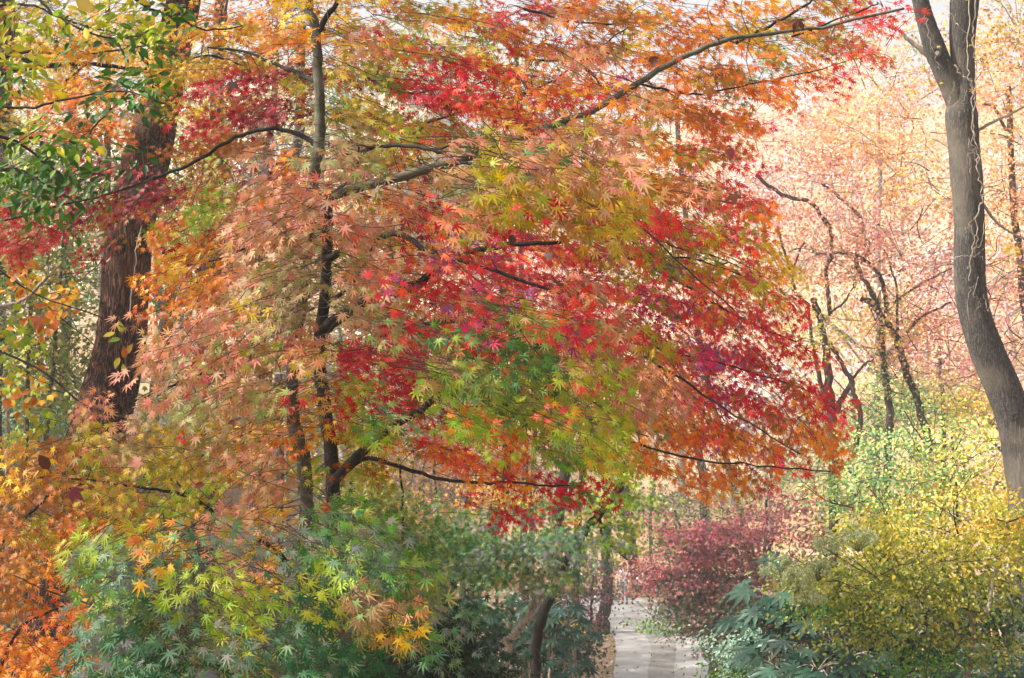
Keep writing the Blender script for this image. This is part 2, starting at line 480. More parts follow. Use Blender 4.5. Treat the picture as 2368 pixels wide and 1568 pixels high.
def pick(pal, n, rng, mixp=0.25, base=None):
    A = PALL[pal]
    i0 = rng.integers(len(A)) if base is None else base
    idx = np.where(rng.random(n) < mixp, rng.integers(0, len(A), n), i0)
    c = A[idx] ** NEAR_ALB[1] * ALB * NEAR_ALB[0] if len(NEAR_ALB) > 1 else A[idx] * ALB
    if len(NEAR_ALB) > 1:
        if pal in 'yY': c = c * np.array([.98, 1.16, .8])
        if pal in 'oO': c = c * np.array([1.0, 1.17, .9])
        if pal in 'st': c = c * np.array([.98, 1.05, 1.08])
        g = c @ np.array([.3, .5, .2])
        k = 1.14 if pal in 't' else 1.08 if pal in 'bds' else 1.06 if pal in 'gG' else 1.18
        c = np.clip(g[:, None] + (c - g[:, None]) * k, .004, .95)
    return np.clip(c * (1 + 0.14 * rng.standard_normal((n, 1))) * (1 + 0.05 * rng.standard_normal((n, 3))), 0.003, 0.95)

# ------------------------------------------------------------------ the near foliage: colour map of the branches (39 x 27 cells)
GRID = [
 "kklykklo.ooyyyRYoyRRpooOYooooyoOYRRRm..",
 "OyyylyyyyyooosYgYGOoOsOOyoooyYgYOOOr...",
 "kyyoyyYyOYoYYYYRprOo..o.oooOoo.oR......",
 "looyllYyrrmmmYgrrRRroR.psooOgoo........",
 "YooOolmrOmm.YYYrORoooYyyYooOo..........",
 "lklo..rOOO..YtYYYYgYOs.sYoRRRp.........",
 "lll.l..OO..ostYmt.YsssssYoYO...........",
 "llmlmmmOG.sssoosmsYYYYYYooOsR..........",
 "rrrmO.OGOsssstsomYr..psYspoRRo.........",
 "rO....ooOOsttssooRRpoRppsYOyR..........",
 "vk....oyostttsGOsRRRRRRYYgYYYoy........",
 "vvv...ooystttstORRRoroRRppRoRY.........",
 "vvv.....stYtYotRRsgGsstRRpRppRR........",
 "GG...OsrsrtssrrORgsggstsYppRpRr........",
 "GG....sRrstGrrRrsggggsGYsospprRR.......",
 "vv..sssttstsYGrrGggGGGYssYRppOrr.......",
 "GG.sstG.tsyYyGgR.GGRGOGGgooRppRoR......",
 "G.YYttYYOyyoOGy.oRoo.gGyoooOooOoo......",
 "yOOYOYYsGYsYGGY..oo...r.G.oooOR........",
 "OOOYY.GYYss.gG....rrrr.................",
 "OOOYYY..ssy.gg.........................",
 "OYoGbGv.bsybgbb........................",
 "OO.bbbbG.syGgbgg.......................",
 "Obbogbg.GyyGdtsg.......................",
 "..oobdgbGGbbdtysb......................",
 "oooodddgbbbddoyos......................",
 "ooobdgdbbgybddgoo......................",
]
GRID = [row.ljust(39, '.')[:39] for row in GRID]
def clear(r, *cols):                 # gaps through which the brown trunk shows
    g = list(GRID[r])
    for c in cols: g[c] = '.'
    GRID[r] = ''.join(g)
clear(0, 35, 36); clear(1, 34, 35); clear(26, 14, 15, 16); clear(25, 13, 14, 15, 16); clear(24, 15); clear(4, 5, 6); clear(5, 4, 5, 6); clear(13, 5, 7); clear(14, 7); clear(15, 4, 5, 6); clear(16, 4, 5, 6); clear(17, 2)
clear(22, 2, 3); clear(23, 1, 2); clear(24, 0, 1, 2)
def cell_owner(c, r, ch):
    if ch in 'lk' and r < 9: return 'broadleaf'
    if c <= 3 and 9 <= r <= 17 and ch in 'vkG': return 'sapling'
    if r >= 20 and ch in 'bdgGtv': return 'greenmaple'
    if r >= 22 and c >= 12: return 'greenmaple'
    if r >= 16 and c <= 7: return 'lowmaple'
    if r <= 7 and c <= 10 and ch in 'yYoO': return 'goldmaple'
    return 'maple'

rngm = np.random.default_rng(7)
NEAR_ALB[:] = [0.86, 1.10]     # near leaf colour darkened and saturated in place of shade
plants = {k: dict(leaf=Acc(), twig=Acc(), bases=[]) for k in ('broadleaf', 'sapling', 'greenmaple', 'lowmaple', 'goldmaple', 'maple')}
DEPTH = {'broadleaf': (6.5, 8.5), 'sapling': (8.5, 11), 'greenmaple': (4.4, 6.0), 'lowmaple': (6.2, 8.0), 'goldmaple': (8.0, 10.0), 'maple': (6.3, 8.6)}
def spray(pl, base, d, nrm, L, nodes, size, pal, rng, tpl, curl=0.5):
    """one leafy twig: pairs of leaves along it, drooping"""
    side = np.cross(nrm, d); side /= np.linalg.norm(side) + 1e-9
    pts = []
    bend = rng.uniform(-0.35, 0.35)
    for i in range(nodes + 1):
        t = i / nodes
        pts.append(base + d * L * t + side * L * bend * t * t + np.array([0, 0, -0.16 * L * t * t]))
    pts = np.array(pts)
    tube(pl['twig'], pts, np.linspace(0.0016, 0.0008, nodes + 1), 3)
    P, X, Nn = [], [], []
    for i in range(1, nodes + 1):
        for s in (-1, 1):
            off = side * s * rng.uniform(0.5, 1.0) * size * 1.0 + d * rng.uniform(-.2, .5) * size + np.array([0, 0, -1]) * rng.uniform(0, .5) * size
            P.append(pts[i] + off)
            X.append(d * rng.uniform(.2, 1.1) + side * s * rng.uniform(.1, 1.0) + np.array([0, -0.25, -0.45]) * rng.uniform(.3, 1.4))
            Nn.append(nrm + 0.36 * rng.standard_normal(3))
    P.append(pts[-1] + d * size * .5); X.append(d + np.array([0, 0, -.3])); Nn.append(nrm + 0.3 * rng.standard_normal(3))
    n = len(P)
    c1 = pick(pal, n, rng); c2 = pick(pal, n, rng, 0.5)
    if pal in 'st' and rng.random() < .5:
        c1 = c1 * 0.5 + 0.5 * pick('g', n, rng)
    if pal in 'gG' and rng.random() < .35:
        c2 = c2 * 0.5 + 0.5 * pick('s', n, rng)
    put_leaves(pl['leaf'], tpl, np.array(P), np.array(X), np.array(Nn), size * rng.uniform(.72, 1.15, n), c1, c2, rng, curl)

BOLD = np.array([(735, 60), (738, 110), (738, 160), (738, 210), (740, 260), (738, 310), (732, 360), (690, 760), (682, 810), (676, 860), (675, 910), (678, 960), (688, 1020), (700, 1070), (705, 1120), (705, 1170), (700, 1230),
 (757, 520), (756, 570), (755, 620), (750, 680), (748, 720), (765, 1040), (770, 1100), (770, 1160), (768, 1220), (790, 440), (850, 430), (900, 415), (950, 400), (1000, 388), (1400, 240), (1450, 210), (1500, 180), (1560, 150), (1620, 112), (1680, 98),
 (800, 725), (850, 695), (900, 680), (950, 662), (850, 555), (900, 542), (960, 565), (900, 990), (940, 970), (980, 940), (800, 1075), (840, 1040)], float)
NEAR = lambda c, r: 14 <= c <= 23 and 11 <= r <= 17
for r, row in enumerate(GRID):
    assert len(row) == 39, (r, len(row))
    for c, ch in enumerate(row):
        if ch == '.': continue
        own = cell_owner(c, r, ch)
        pl = plants[own]
        dens = {'maple': 15.5, 'goldmaple': 18, 'lowmaple': 19, 'broadleaf': 5.5, 'sapling': 2.0, 'greenmaple': 8.5}[own]
        if own == 'maple' and (c >= 29 or (c >= 24 and r < 9)): dens *= 0.75
        if own == 'maple' and r >= 18: dens *= 0.55
        n = int(dens) + (rngm.random() < dens % 1)
        for k in range(n):
            x = (c + 0.5 + rngm.normal(0, .46)) * 60.7
            y = (r + 0.5 + rngm.normal(0, .44)) * 58.1
            if own == 'maple' and x > 1200: x = 1200 + (x - 1200) * .935
            if own in ('maple', 'lowmaple', 'goldmaple') and rngm.random() < .7:
                drop = .30 * max(0, x - 1000) + .28 * max(0, 620 - x) + 26 * math.sin(x * .006 + 1) + 12 * math.sin(x * .021)
                if own != 'maple': drop = .12 * x + 16 * math.sin(x * .02)
                y = drop + round((y - drop) / 92) * 92 + rngm.normal(0, 15)
            lo, hi = DEPTH[own]
            size = 0.038
            tpl = T_MAPLE if rngm.random() < .6 else T_MAPLE_THIN
            nodes = 3
            if own == 'maple':
                if ch in 'st': lo, hi, size = 5.4, 7.0, .044
                if NEAR(c, r) and ch in 'gGstY': lo, hi, size = 4.8, 6.2, 0.041
                if 17 <= c <= 23 and 6 <= r <= 7 and ch in 'sY': lo, hi, size = 4.6, 5.4, 0.050
                if c <= 11 and ch in 'rmRO' and r < 12: lo, hi = 7.4, 8.4
                if c >= 12 and ch in 'mp': lo, hi = 7.5, 9.0
                if c >= 22 and ch in 'Rpr': size = 0.036
            dd = rngm.uniform(lo, hi)
            if own == 'broadleaf': tpl, size, nodes = T_OVAL, 0.050, 4
            if own == 'sapling': tpl, size, nodes = (T_BROAD if ch == 'v' else T_LOBED), 0.056 if ch == 'v' else 0.045, 3
            if own == 'greenmaple': size = 0.044; tpl = T_MAPLE_THIN if rngm.random() < .65 else T_MAPLE
            if own in ('maple', 'lowmaple', 'goldmaple') and rngm.random() < .42: dd = rngm.uniform(hi, hi + 2.2)
            p = at(x, y, dd)
            if own == 'maple' and dd < 7.6 and rngm.random() < .74 and min(np.hypot(BOLD[:, 0] - x, BOLD[:, 1] - y)) < 34: continue
            sgn = 1.0 if x > 760 else -1.0
            if own in ('goldmaple', 'broadleaf', 'sapling', 'lowmaple'): sgn = rngm.choice([-1.0, 1.0])
            if own == 'greenmaple': sgn = 1.0 if x > 450 else -1.0
            slope = -0.25
            if own == 'maple': slope = -0.15 - 0.45 * float(sstep(1000, 1800, x)) * float(sstep(300, 800, y)) - 0.25 * float(sstep(700, 300, x))
            d = np.array([sgn * rngm.uniform(.5, 1.0), rngm.uniform(-.9, .45), slope + rngm.normal(0, .16)])
            d /= np.linalg.norm(d)
            nrm = np.array([sgn * 0.18 * abs(slope) * 3, -0.88, 0.60]) + 0.14 * rngm.standard_normal(3)
            nrm /= np.linalg.norm(nrm)
            L = size * nodes * rngm.uniform(.8, 1.15)
            pal = ch
            if own == 'maple' and ch in 'st' and 8 <= r <= 13 and c >= 14 and rngm.random() < .5: pal = 'R'
            if own == 'maple' and c >= 14 and 9 <= r <= 13 and pal in 'RrsO' and rngm.random() < .2: pal = 'p'
            if rngm.random() < 0.25:   # a neighbour's colour creeps in
                cc = min(38, max(0, c + rngm.integers(-1, 2))); rr = min(26, max(0, r + rngm.integers(-1, 2)))
                if GRID[rr][cc] != '.' and cell_owner(cc, rr, GRID[rr][cc]) == own: pal = GRID[rr][cc]
            base = p - d * L * .5
            spray(pl, base, d, nrm, L, nodes, size, pal, rngm, tpl)
            pl['bases'].append((base, d))

NEAR_ALB[:] = [1.0]
# ------------------------------------------------------------------ limbs of the near plants
def poly(pts, d0, d1=None):
    d1 = d0 if d1 is None else d1
    n = len(pts)
    return np.array([at(x, y, d0 + (d1 - d0) * i / max(1, n - 1)) for i, (x, y) in enumerate(pts)])

def px(w, d):      # picture width -> radius in metres
    return w / F * d / 2

limb_samples = {k: [] for k in plants}
def limb(owner, root, name, pts, d0, d1, w0, w1, mat, sides=10, sub=5, rng=rngm):
    P = poly(pts, d0, d1) if not isinstance(pts, np.ndarray) else pts
    r = np.linspace(px(w0, d0), px(w1, d1 if d1 else d0), len(P))
    a = Acc()
    tube(a, P, r, sides, sub, rng, 0.003, 0.05, cap=True)
    o = a.build(name, mat, root, smooth=True)
    if owner:
        Q, _ = catmull(P, r, sub)
        limb_samples[owner].append(Q)
    return o

def to_ground(pts, d):
    """extend a trunk line straight on down to the terrain"""
    x, y = pts[-1]; x0, y0 = pts[-2]
    p = at(x, y, d)
    g = float(gz(p[0], p[1]))
    if p[2] <= g + 0.02: return list(pts)
    yb = CY + (CAMZ - g + 0.25) * F / d
    k = (x - x0) / max(20.0, (y - y0)) * 0.25
    return list(pts) + [(x + k * (yb - y) * 0.5, y + (yb - y) * .5), (x + k * (yb - y) * .7, yb)]

# ---- the big maple in the middle
t = thing("maple_tree", "large Japanese maple filling the middle with red, orange, salmon and green leaves", "maple tree")
MB, DB = M_BARK_MAPLE, M_BARK_DARK
limb('maple', t, "trunk", to_ground([(722, -60), (715, 15), (730, 75), (737, 200), (740, 300), (728, 400), (712, 520), (700, 640), (686, 770), (675, 880), (680, 980), (704, 1080), (706, 1200), (690, 1330), (684, 1420)], 7.2), 7.2, 7.2, 20, 42, MB, 14, 6)
limb('maple', t, "trunk", to_ground([(757, 470), (757, 540), (754, 620), (748, 720), (738, 800), (745, 900), (760, 1000), (770, 1110), (768, 1280), (772, 1400)], 7.5), 7.5, 7.5, 22, 40, DB, 14, 6)
LIMBS = [
 ([(718, 470), (800, 442), (900, 415), (1040, 378), (1150, 335), (1280, 290), (1400, 240), (1520, 165), (1640, 105), (1760, 82), (1900, 62), (2090, 20)], 6.9, 6.5, 26, 6),
 ([(752, 760), (830, 705), (950, 662), (1050, 600), (1150, 570), (1300, 560)], 7.2, 6.6, 30, 8),
 ([(765, 1120), (840, 1040), (900, 990), (970, 950), (1030, 890), (1060, 825), (1110, 760), (1200, 740)], 7.5, 5.6, 24, 6),
 ([(757, 600), (820, 570), (910, 540), (985, 578), (1060, 602), (1180, 640), (1330, 690)], 7.0, 6.4, 19, 6),
 ([(755, 700), (800, 670), (850, 600), (860, 560)], 7.4, 7.6, 12, 5),
 ([(860, 785), (960, 755), (1100, 740), (1250, 760), (1400, 800)], 7.6, 7.2, 13, 5),
 ([(728, 335), (700, 315), (640, 298), (560, 312), (490, 350), (430, 385), (360, 410), (250, 450), (120, 480), (10, 510)], 7.3, 7.9, 12, 4),
 ([(730, 190), (690, 170), (640, 150), (560, 118), (480, 110)], 7.2, 8.0, 12, 4),
 ([(732, 75), (770, 20), (800, -30)], 7.2, 7.0, 15, 10),
 ([(775, 1110), (850, 1060), (920, 1080), (1010, 1105), (1100, 1115), (1190, 1118), (1340, 1124)], 7.5, 6.6, 12, 4),
 ([(810, 375), (850, 345), (920, 338), (1000, 345), (1060, 370), (1110, 382), (1250, 400), (1420, 470), (1560, 600), (1700, 720)], 6.4, 5.6, 11, 3),
 ([(1000, 345), (1060, 338), (1120, 345)], 6.3, 6.0, 7, 3),
 ([(1205, 455), (1260, 462), (1310, 468), (1380, 500)], 7.4, 7.4, 8, 4),
 ([(1350, 602), (1430, 600), (1500, 597), (1600, 600), (1720, 640)], 7.4, 7.2, 9, 3),
 ([(850, 180), (930, 215), (1000, 210), (1100, 195), (1180, 160)], 7.4, 7.8, 7, 3),
 ([(760, 460), (820, 400), (830, 340)], 6.6, 6.4, 9, 5),
 ([(1100, 940), (1200, 965), (1320, 990), (1450, 1020), (1600, 1060), (1750, 1075), (1920, 1090)], 6.6, 6.2, 9, 3),
 ([(1150, 930), (1280, 955), (1400, 980), (1500, 1010)], 5.5, 5.3, 5, 2),
 ([(1400, 790), (1480, 820), (1580, 880), (1700, 960), (1850, 1050)], 6.6, 6.2, 8, 3),
 ([(1290, 690), (1310, 730), (1360, 780), (1500, 800), (1700, 850), (1860, 900)], 7.4, 7.4, 10, 3),
 ([(1400, 560), (1550, 640), (1720, 740), (1840, 790)], 8.0, 8.2, 8, 3),
 ([(1480, 195), (1560, 212), (1640, 215), (1760, 190), (1900, 160), (2010, 125)], 7.0, 6.8, 6, 1.6),
 ([(1420, 470), (1500, 530), (1560, 570), (1640, 590), (1760, 640)], 7.2, 7.0, 5, 2),
 ([(1700, 100), (1780, 60), (1850, 20), (1900, -20)], 7.0, 6.8, 8, 5),
 ([(1830, 85), (1950, 40), (2030, 10)], 6.8, 6.6, 5, 3),
 ([(700, 640), (660, 690), (600, 780), (520, 840), (380, 900), (300, 930)], 7.2, 6.2, 10, 3),
 ([(706, 520), (600, 560), (500, 600), (420, 620)], 7.2, 7.4, 8, 3),
 ([(925, 340), (1000, 280), (1100, 250), (1250, 200), (1400, 100), (1500, 30)], 7.4, 7.9, 7, 3),
 ([(1210, 20), (1300, 45), (1400, 55), (1450, 45)], 6.8, 6.8, 7, 3),
 ([(1180, 120), (1250, 140), (1330, 142), (1400, 210), (1430, 250)], 8.2, 8.2, 7, 3),
]
for P, d0, d1, w0, w1 in LIMBS:
    limb('maple', t, "branch", P, d0, d1, w0, w1, DB if w0 < 20 or P[0][0] > 740 else MB, 8, 5)
MAPLE = t
# ---- low orange maple at lower left
t2 = thing("orange_maple", "low maple with rust and orange leaves at lower left, in front of the brown trunk", "maple tree")
for P, d0, d1, w0, w1 in [
 ([(690, 1345), (680, 1320), (640, 1280), (600, 1250), (520, 1215), (470, 1165), (420, 1143), (340, 1130), (200, 1110), (60, 1100)], 7.4, 7.2, 16, 4),
 ([(600, 1250), (500, 1228), (430, 1245), (330, 1290)], 7.4, 6.8, 8, 3),
 ([(0, 1260), (60, 1195), (110, 1150), (190, 1120)], 7.0, 7.2, 9, 4),
 ([(440, 1150), (412, 1120), (402, 1092)], 7.2, 7.2, 6, 3),
 ([(-30, 1600), (20, 1500), (60, 1440), (150, 1400)], 7.0, 7.0, 14, 4),
]:
    limb('lowmaple', t2, "branch", P, d0, d1, w0, w1, DB, 8, 5)
limb('lowmaple', t2, "trunk", to_ground([(690, 1345), (700, 1420), (712, 1500)], 7.4), 7.4, 7.4, 20, 34, DB)
limb('lowmaple', t2, "trunk", to_ground([(-30, 1600), (-40, 1680)], 7.0), 7.0, 7.0, 16, 26, DB)
# ---- gold maple upper left
t3 = thing("gold_maple", "maple with golden yellow leaves across the upper left corner", "maple tree")
for P, d0, d1, w0, w1 in [
 ([(-80, 150), (0, 133), (60, 120), (130, 125), (210, 125), (300, 112), (400, 95)], 8.8, 8.6, 9, 3),
 ([(-80, 190), (60, 160), (200, 148), (300, 160), (400, 150), (480, 130), (560, 150)], 9.0, 9.2, 13, 4),
 ([(300, 200), (270, 240), (230, 280), (190, 330)], 8.8, 8.8, 5, 3),
 ([(200, 148), (150, 190), (120, 250), (60, 300)], 8.8, 8.6, 6, 2),
 ([(-80, 20), (60, 10), (160, 50), (320, 90)], 8.8, 8.6, 8, 3),
]:
    limb('goldmaple', t3, "branch", P, d0, d1, w0, w1, DB, 8, 5)
limb('goldmaple', t3, "trunk", to_ground([(-70, -200), (-80, 20), (-80, 190), (-90, 900)], 8.9), 8.9, 8.9, 16, 50, DB)
# ---- broadleaf tree upper left
t4 = thing("broadleaf_tree", "tree with pointed oval green leaves hanging in at the upper left corner", "tree")
for P, d0, d1, w0, w1 in [
 ([(-60, 300), (40, 330), (110, 380), (170, 420), (220, 400), (260, 420)], 7.4, 7.4, 8, 3),
 ([(-60, 400), (20, 392), (60, 400), (130, 440), (180, 470)], 7.6, 7.4, 10, 3),
 ([(60, -40), (110, 20), (170, 60), (260, 90), (330, 80)], 7.2, 7.0, 8, 3),
 ([(260, -60), (330, 10), (400, 40), (480, 70), (560, 60)], 7.2, 7.4, 8, 3),
 ([(-60, 240), (60, 250), (160, 230), (280, 210), (380, 240)], 7.4, 7.2, 7, 3),
]:
    limb('broadleaf', t4, "branch", P, d0, d1, w0, w1, DB, 7, 5)
limb('broadleaf', t4, "trunk", to_ground([(20, -250), (-10, 0), (-60, 240), (-80, 400), (-100, 900)], 7.5), 7.5, 7.5, 18, 50, M_BARK_GREY)
# ---- amber sapling on the left edge
t5 = thing("amber_sapling", "sapling with large amber and yellow oval leaves at the left edge", "sapling")
for P, d0, d1, w0, w1 in [
 ([(-40, 720), (0, 710), (60, 690), (110, 640), (150, 600)], 9.5, 9.5, 14, 4),
 ([(-40, 800), (0, 812), (100, 860), (180, 925), (230, 960)], 9.5, 9.2, 7, 3),
 ([(-40, 600), (20, 640), (100, 690), (200, 720), (260, 745), (330, 780)], 9.6, 9.2, 5, 2),
 ([(40, 560), (60, 640), (100, 700), (220, 800)], 10, 9.6, 4, 2),
]:
    limb('sapling', t5, "branch", P, d0, d1, w0, w1, M_BARK_PALE if w0 > 10 else DB, 7, 5)
limb('sapling', t5, "trunk", to_ground([(-60, 500), (-50, 600), (-40, 720), (-40, 800), (-50, 1000)], 9.5), 9.5, 9.5, 14, 34, DB)
# ---- green maple along the bottom
t6 = thing("green_maple", "young maple with dusty green and bluish leaves along the bottom left", "maple tree")
for P, d0, d1, w0, w1 in [
 ([(460, 1600), (455, 1540), (440, 1510), (425, 1470), (430, 1430)], 5.4, 5.4, 15, 9),
 ([(425, 1440), (400, 1400), (380, 1340), (360, 1290)], 5.4, 5.2, 8, 3),
 ([(430, 1430), (500, 1400), (600, 1380), (720, 1370), (900, 1400), (1050, 1440)], 5.4, 5.0, 8, 3),
 ([(430, 1450), (330, 1420), (220, 1400), (100, 1360), (30, 1330)], 5.4, 5.0, 7, 3),
 ([(780, 1600), (860, 1520), (960, 1500), (1040, 1560)], 5.2, 5.2, 7, 3),
 ([(560, 1600), (640, 1540), (740, 1490), (800, 1450)], 5.3, 5.1, 7, 4),
 ([(600, 1600), (605, 1540), (608, 1490), (640, 1440)], 5.2, 5.3, 6, 3),
]:
    limb('greenmaple', t6, "branch", P, d0, d1, w0, w1, M_BARK_MAPLE, 8, 5)
limb('greenmaple', t6, "trunk", to_ground([(460, 1600), (500, 1700)], 5.4), 5.4, 5.4, 18, 30, M_BARK_MAPLE)
limb('greenmaple', t6, "trunk", to_ground([(780, 1600), (740, 1700)], 5.2), 5.2, 5.2, 12, 24, M_BARK_MAPLE)
limb('greenmaple', t6, "trunk", to_ground([(560, 1600), (540, 1700)], 5.3), 5.3, 5.3, 12, 24, M_BARK_MAPLE)

# thin connecting twigs from sprays back to the limbs
for own, pl in plants.items():
    S = np.concatenate(limb_samples[own])
    for base, d in pl['bases']:
        u = rngm.random()
        if u > 0.45: continue
        D = np.linalg.norm(S - base, axis=1)
        j = int(np.argmin(D))
        far = D[j]
        if far < 0.32 and u < 0.3:
            q = S[j]; mid = (base + q) / 2 + np.array([0, 0, 0.05 * far]) - d * far * .15
            tube(pl['twig'], np.array([base, mid, q]), np.array([0.0014, 0.0020, 0.0028]), 3, 4)
        else:
            q = base - d * rngm.uniform(.10, .30) + rngm.normal(0, .03, 3)
            tube(pl['twig'], np.array([base, (base + q) / 2 + rngm.normal(0, .015, 3), q]), np.array([0.0012, 0.0015, 0.0018]), 3, 3)
for own, root in (('maple', MAPLE), ('lowmaple', t2), ('goldmaple', t3), ('broadleaf', t4), ('sapling', t5), ('greenmaple', t6)):
    plants[own]['leaf'].build("crown", M_LEAF, root)
    plants[own]['twig'].build("twigs", M_TWIG, root)

# ------------------------------------------------------------------ the two big trunks
def big_trunk(root, name, pts, d, widths, mat, seed, sides=40, lump=0.035):
    rng = np.random.default_rng(seed)
    P = poly(pts, d); r = np.array([px(w, d) for w in widths])
    Q, R = catmull(P, r, 12)
    a = Acc()
    tube(a, Q, R, sides, 1, rng, 0.0, lump)
    return a.build(name, mat, root, smooth=True)

def knot(root, name, x, y, d, rad, mat, mat_in, seed, push=1.0):
    """a healed branch scar: a swollen ring round a sunken centre"""
    rng = np.random.default_rng(seed)
    c = at(x, y, d)
    a = Acc(); n = 22
    rings = [(1.7, 0.0), (1.25, .28), (0.95, .42), (0.65, .34), (0.45, .1)]
    V = []
    for k, (rr, h) in enumerate(rings):
        for i in range(n):
            an = 2 * math.pi * i / n
            q = rad * rr * (1 + .10 * rng.standard_normal())
            V.append((c[0] + math.cos(an) * q, c[1] - h * rad * push, c[2] + math.sin(an) * q * 1.1))
    f = [(k * n + i, k * n + (i + 1) % n, (k + 1) * n + (i + 1) % n, (k + 1) * n + i) for k in range(len(rings) - 1) for i in range(n)]
    a.add(V, np.array(f))
    o = a.build(name, mat, root, smooth=True)
    b = Acc()
    b.add([V[(len(rings) - 1) * n + i] for i in range(n)] + [(c[0], c[1] + 0.1 * rad, c[2])], np.array([(i, (i + 1) % n, n) for i in range(n)]))
    b.build("knot_centre", mat_in, o)
    return o

lt = thing("tall_tree", "tall leaning tree with thick furrowed reddish-brown bark at left", "tree", loc=(0, 0, 0))
LP = [(440, -160), (425, 0), (400, 110), (376, 220), (360, 277), (343, 350), (328, 410), (310, 483), (302, 540), (292, 623), (288, 690), (280, 790), (264, 857), (248, 923), (228, 990), (208, 1043), (182, 1170), (158, 1300), (134, 1380), (112, 1470), (95, 1570), (80, 1680), (70, 1820), (66, 2000)]
LW = [78, 84, 92, 100, 108, 114, 118, 118, 119, 120, 120, 131, 134, 141, 144, 142, 140, 142, 146, 152, 158, 172, 200, 260]
big_trunk(lt, "trunk", LP, 15.0, [w * .93 for w in LW], M_BARK_BROWN, 3, 150, 0.03)
knot(lt, "knot", 316, 676, 14.78, 0.045, M_BARK_BROWN, plain_mat("knot_hole", "14100e"), 5)
knot(lt, "knot", 290, 800, 14.76, 0.03, M_BARK_BROWN, plain_mat("knot_hole_dry", "241a14"), 6, .7)
def creeper(root, name, pts, d, r, mat, seed, leaves=None):
    rng = np.random.default_rng(seed)
    a = Acc(); P = poly(pts, d); tube(a, P, np.full(len(P), r), 5, 6, rng, 0.004)
    return a.build(name, mat, root, smooth=True)
creeper(lt, "vine", [(330, 520), (318, 560), (312, 620), (306, 660), (300, 720)], 14.74, .006, M_VINE, 1)
a = Acc(); rng = np.random.default_rng(12)
for (x, y, ang, c) in [(262, 770, 200, 'k'), (280, 765, 100, 'k'), (275, 785, 190, 'G'), (275, 830, 250, 'k'), (285, 845, 280, 'k'), (296, 815, 60, 'v'), (288, 825, 90, 'v')]:
    aa = math.radians(ang)
    put_leaves(a, T_OVAL, at(x, y, 14.6)[None], np.array([[math.cos(aa), -.3, math.sin(aa)]]), np.array([[0.2, -.8, .5]]), np.array([.10]), pick(c, 1, rng), pick(c, 1, rng), rng)
tube(a, poly([(300, 900), (296, 860), (290, 830), (280, 780)], 14.62), np.full(4, .003), 4, 4)
a.c[-1][:] = lin('5c4c3c')
a.build("climbing_sprig", M_LEAF, lt)
# its unseen crown, added above the frame to shade the left, follows below
def blob_crown(ell, d, size, n, pal, rng, tpl, thick=0.5, clump=0.28, per=14, flat=.45, acc=None, layers=0):
    """ell: (x, y, rx, ry) in picture units at depth d; leaves gathered in flattened clumps"""
    x, y, rx, ry = ell
    acc = acc or Acc()
    s = d / F
    nc = max(1, n // per)
    th = rng.random(nc) * 2 * math.pi; rr = np.sqrt(rng.random(nc)) * (1 + .16 * rng.standard_normal(nc))
    p3, p5, p9 = rng.random(3) * 6.28
    rr = rr * (1 + .22 * np.sin(3 * th + p3) + .16 * np.sin(5 * th + p5) + .10 * np.sin(9 * th + p9))
    cx = x + rx * rr * np.cos(th); cy = y + ry * rr * np.sin(th)
    if layers:
        lh = layers / (d / F)
        droop = .25 * (cx - x) ** 2 / rx + .12 * lh * np.sin(cx * .05 + p3)
        cy = np.round((cy - droop) / lh) * lh + droop + rng.normal(0, .20, nc) * lh
    dep = d + rng.normal(0, 1, nc) * thick * max(rx, ry) * s * .6
    cen = np.stack([(cx - CX) * s, dep, CAMZ - (cy - CY) * s], 1)
    cen[:, 2] += 0.12 * clump * rng.standard_normal(nc)
    q1, q2, q3 = rng.random(3) * 6.28
    w = 7.0 / max(60, min(rx * 2, 240))
    keep = np.sin(cx * w + q1) + np.sin(cy * w * 1.7 + q2 + .8 * np.sin(cx * w * .7)) + .8 * np.sin((cx + cy) * w * 2.1 + q3) > -.75
    cen, th = cen[keep], th[keep]; nc = len(cen)
    if nc == 0: return acc
    idx = np.repeat(np.arange(nc), per); m = len(idx)
    off = rng.standard_normal((m, 3)) * clump * np.array([1, 1, flat])
    out = norm(np.stack([np.cos(th), rng.normal(0, .6, nc) - .3, -0.3 - .3 * np.sin(th) * .5], 1))
    P = cen[idx] + off
    X = out[idx] + .5 * rng.standard_normal((m, 3)) + np.array([0, 0, -.3])
    Nn = np.array([0, -.6, .8]) + .42 * rng.standard_normal((m, 3))
    A = PALL[pal] * ALB
    bi = rng.integers(0, len(A), nc)[idx]
    bi = np.where(rng.random(m) < .22, rng.integers(0, len(A), m), bi)
    C = np.clip(A[bi] * (1 + .14 * rng.standard_normal((m, 1))), .003, .95)
    C2 = np.clip(C * (1 + .12 * rng.standard_normal((m, 1))), .003, .95)
    put_leaves(acc, tpl, P, X, Nn, size * rng.uniform(.7, 1.25, m), C, C2, rng)
    return acc

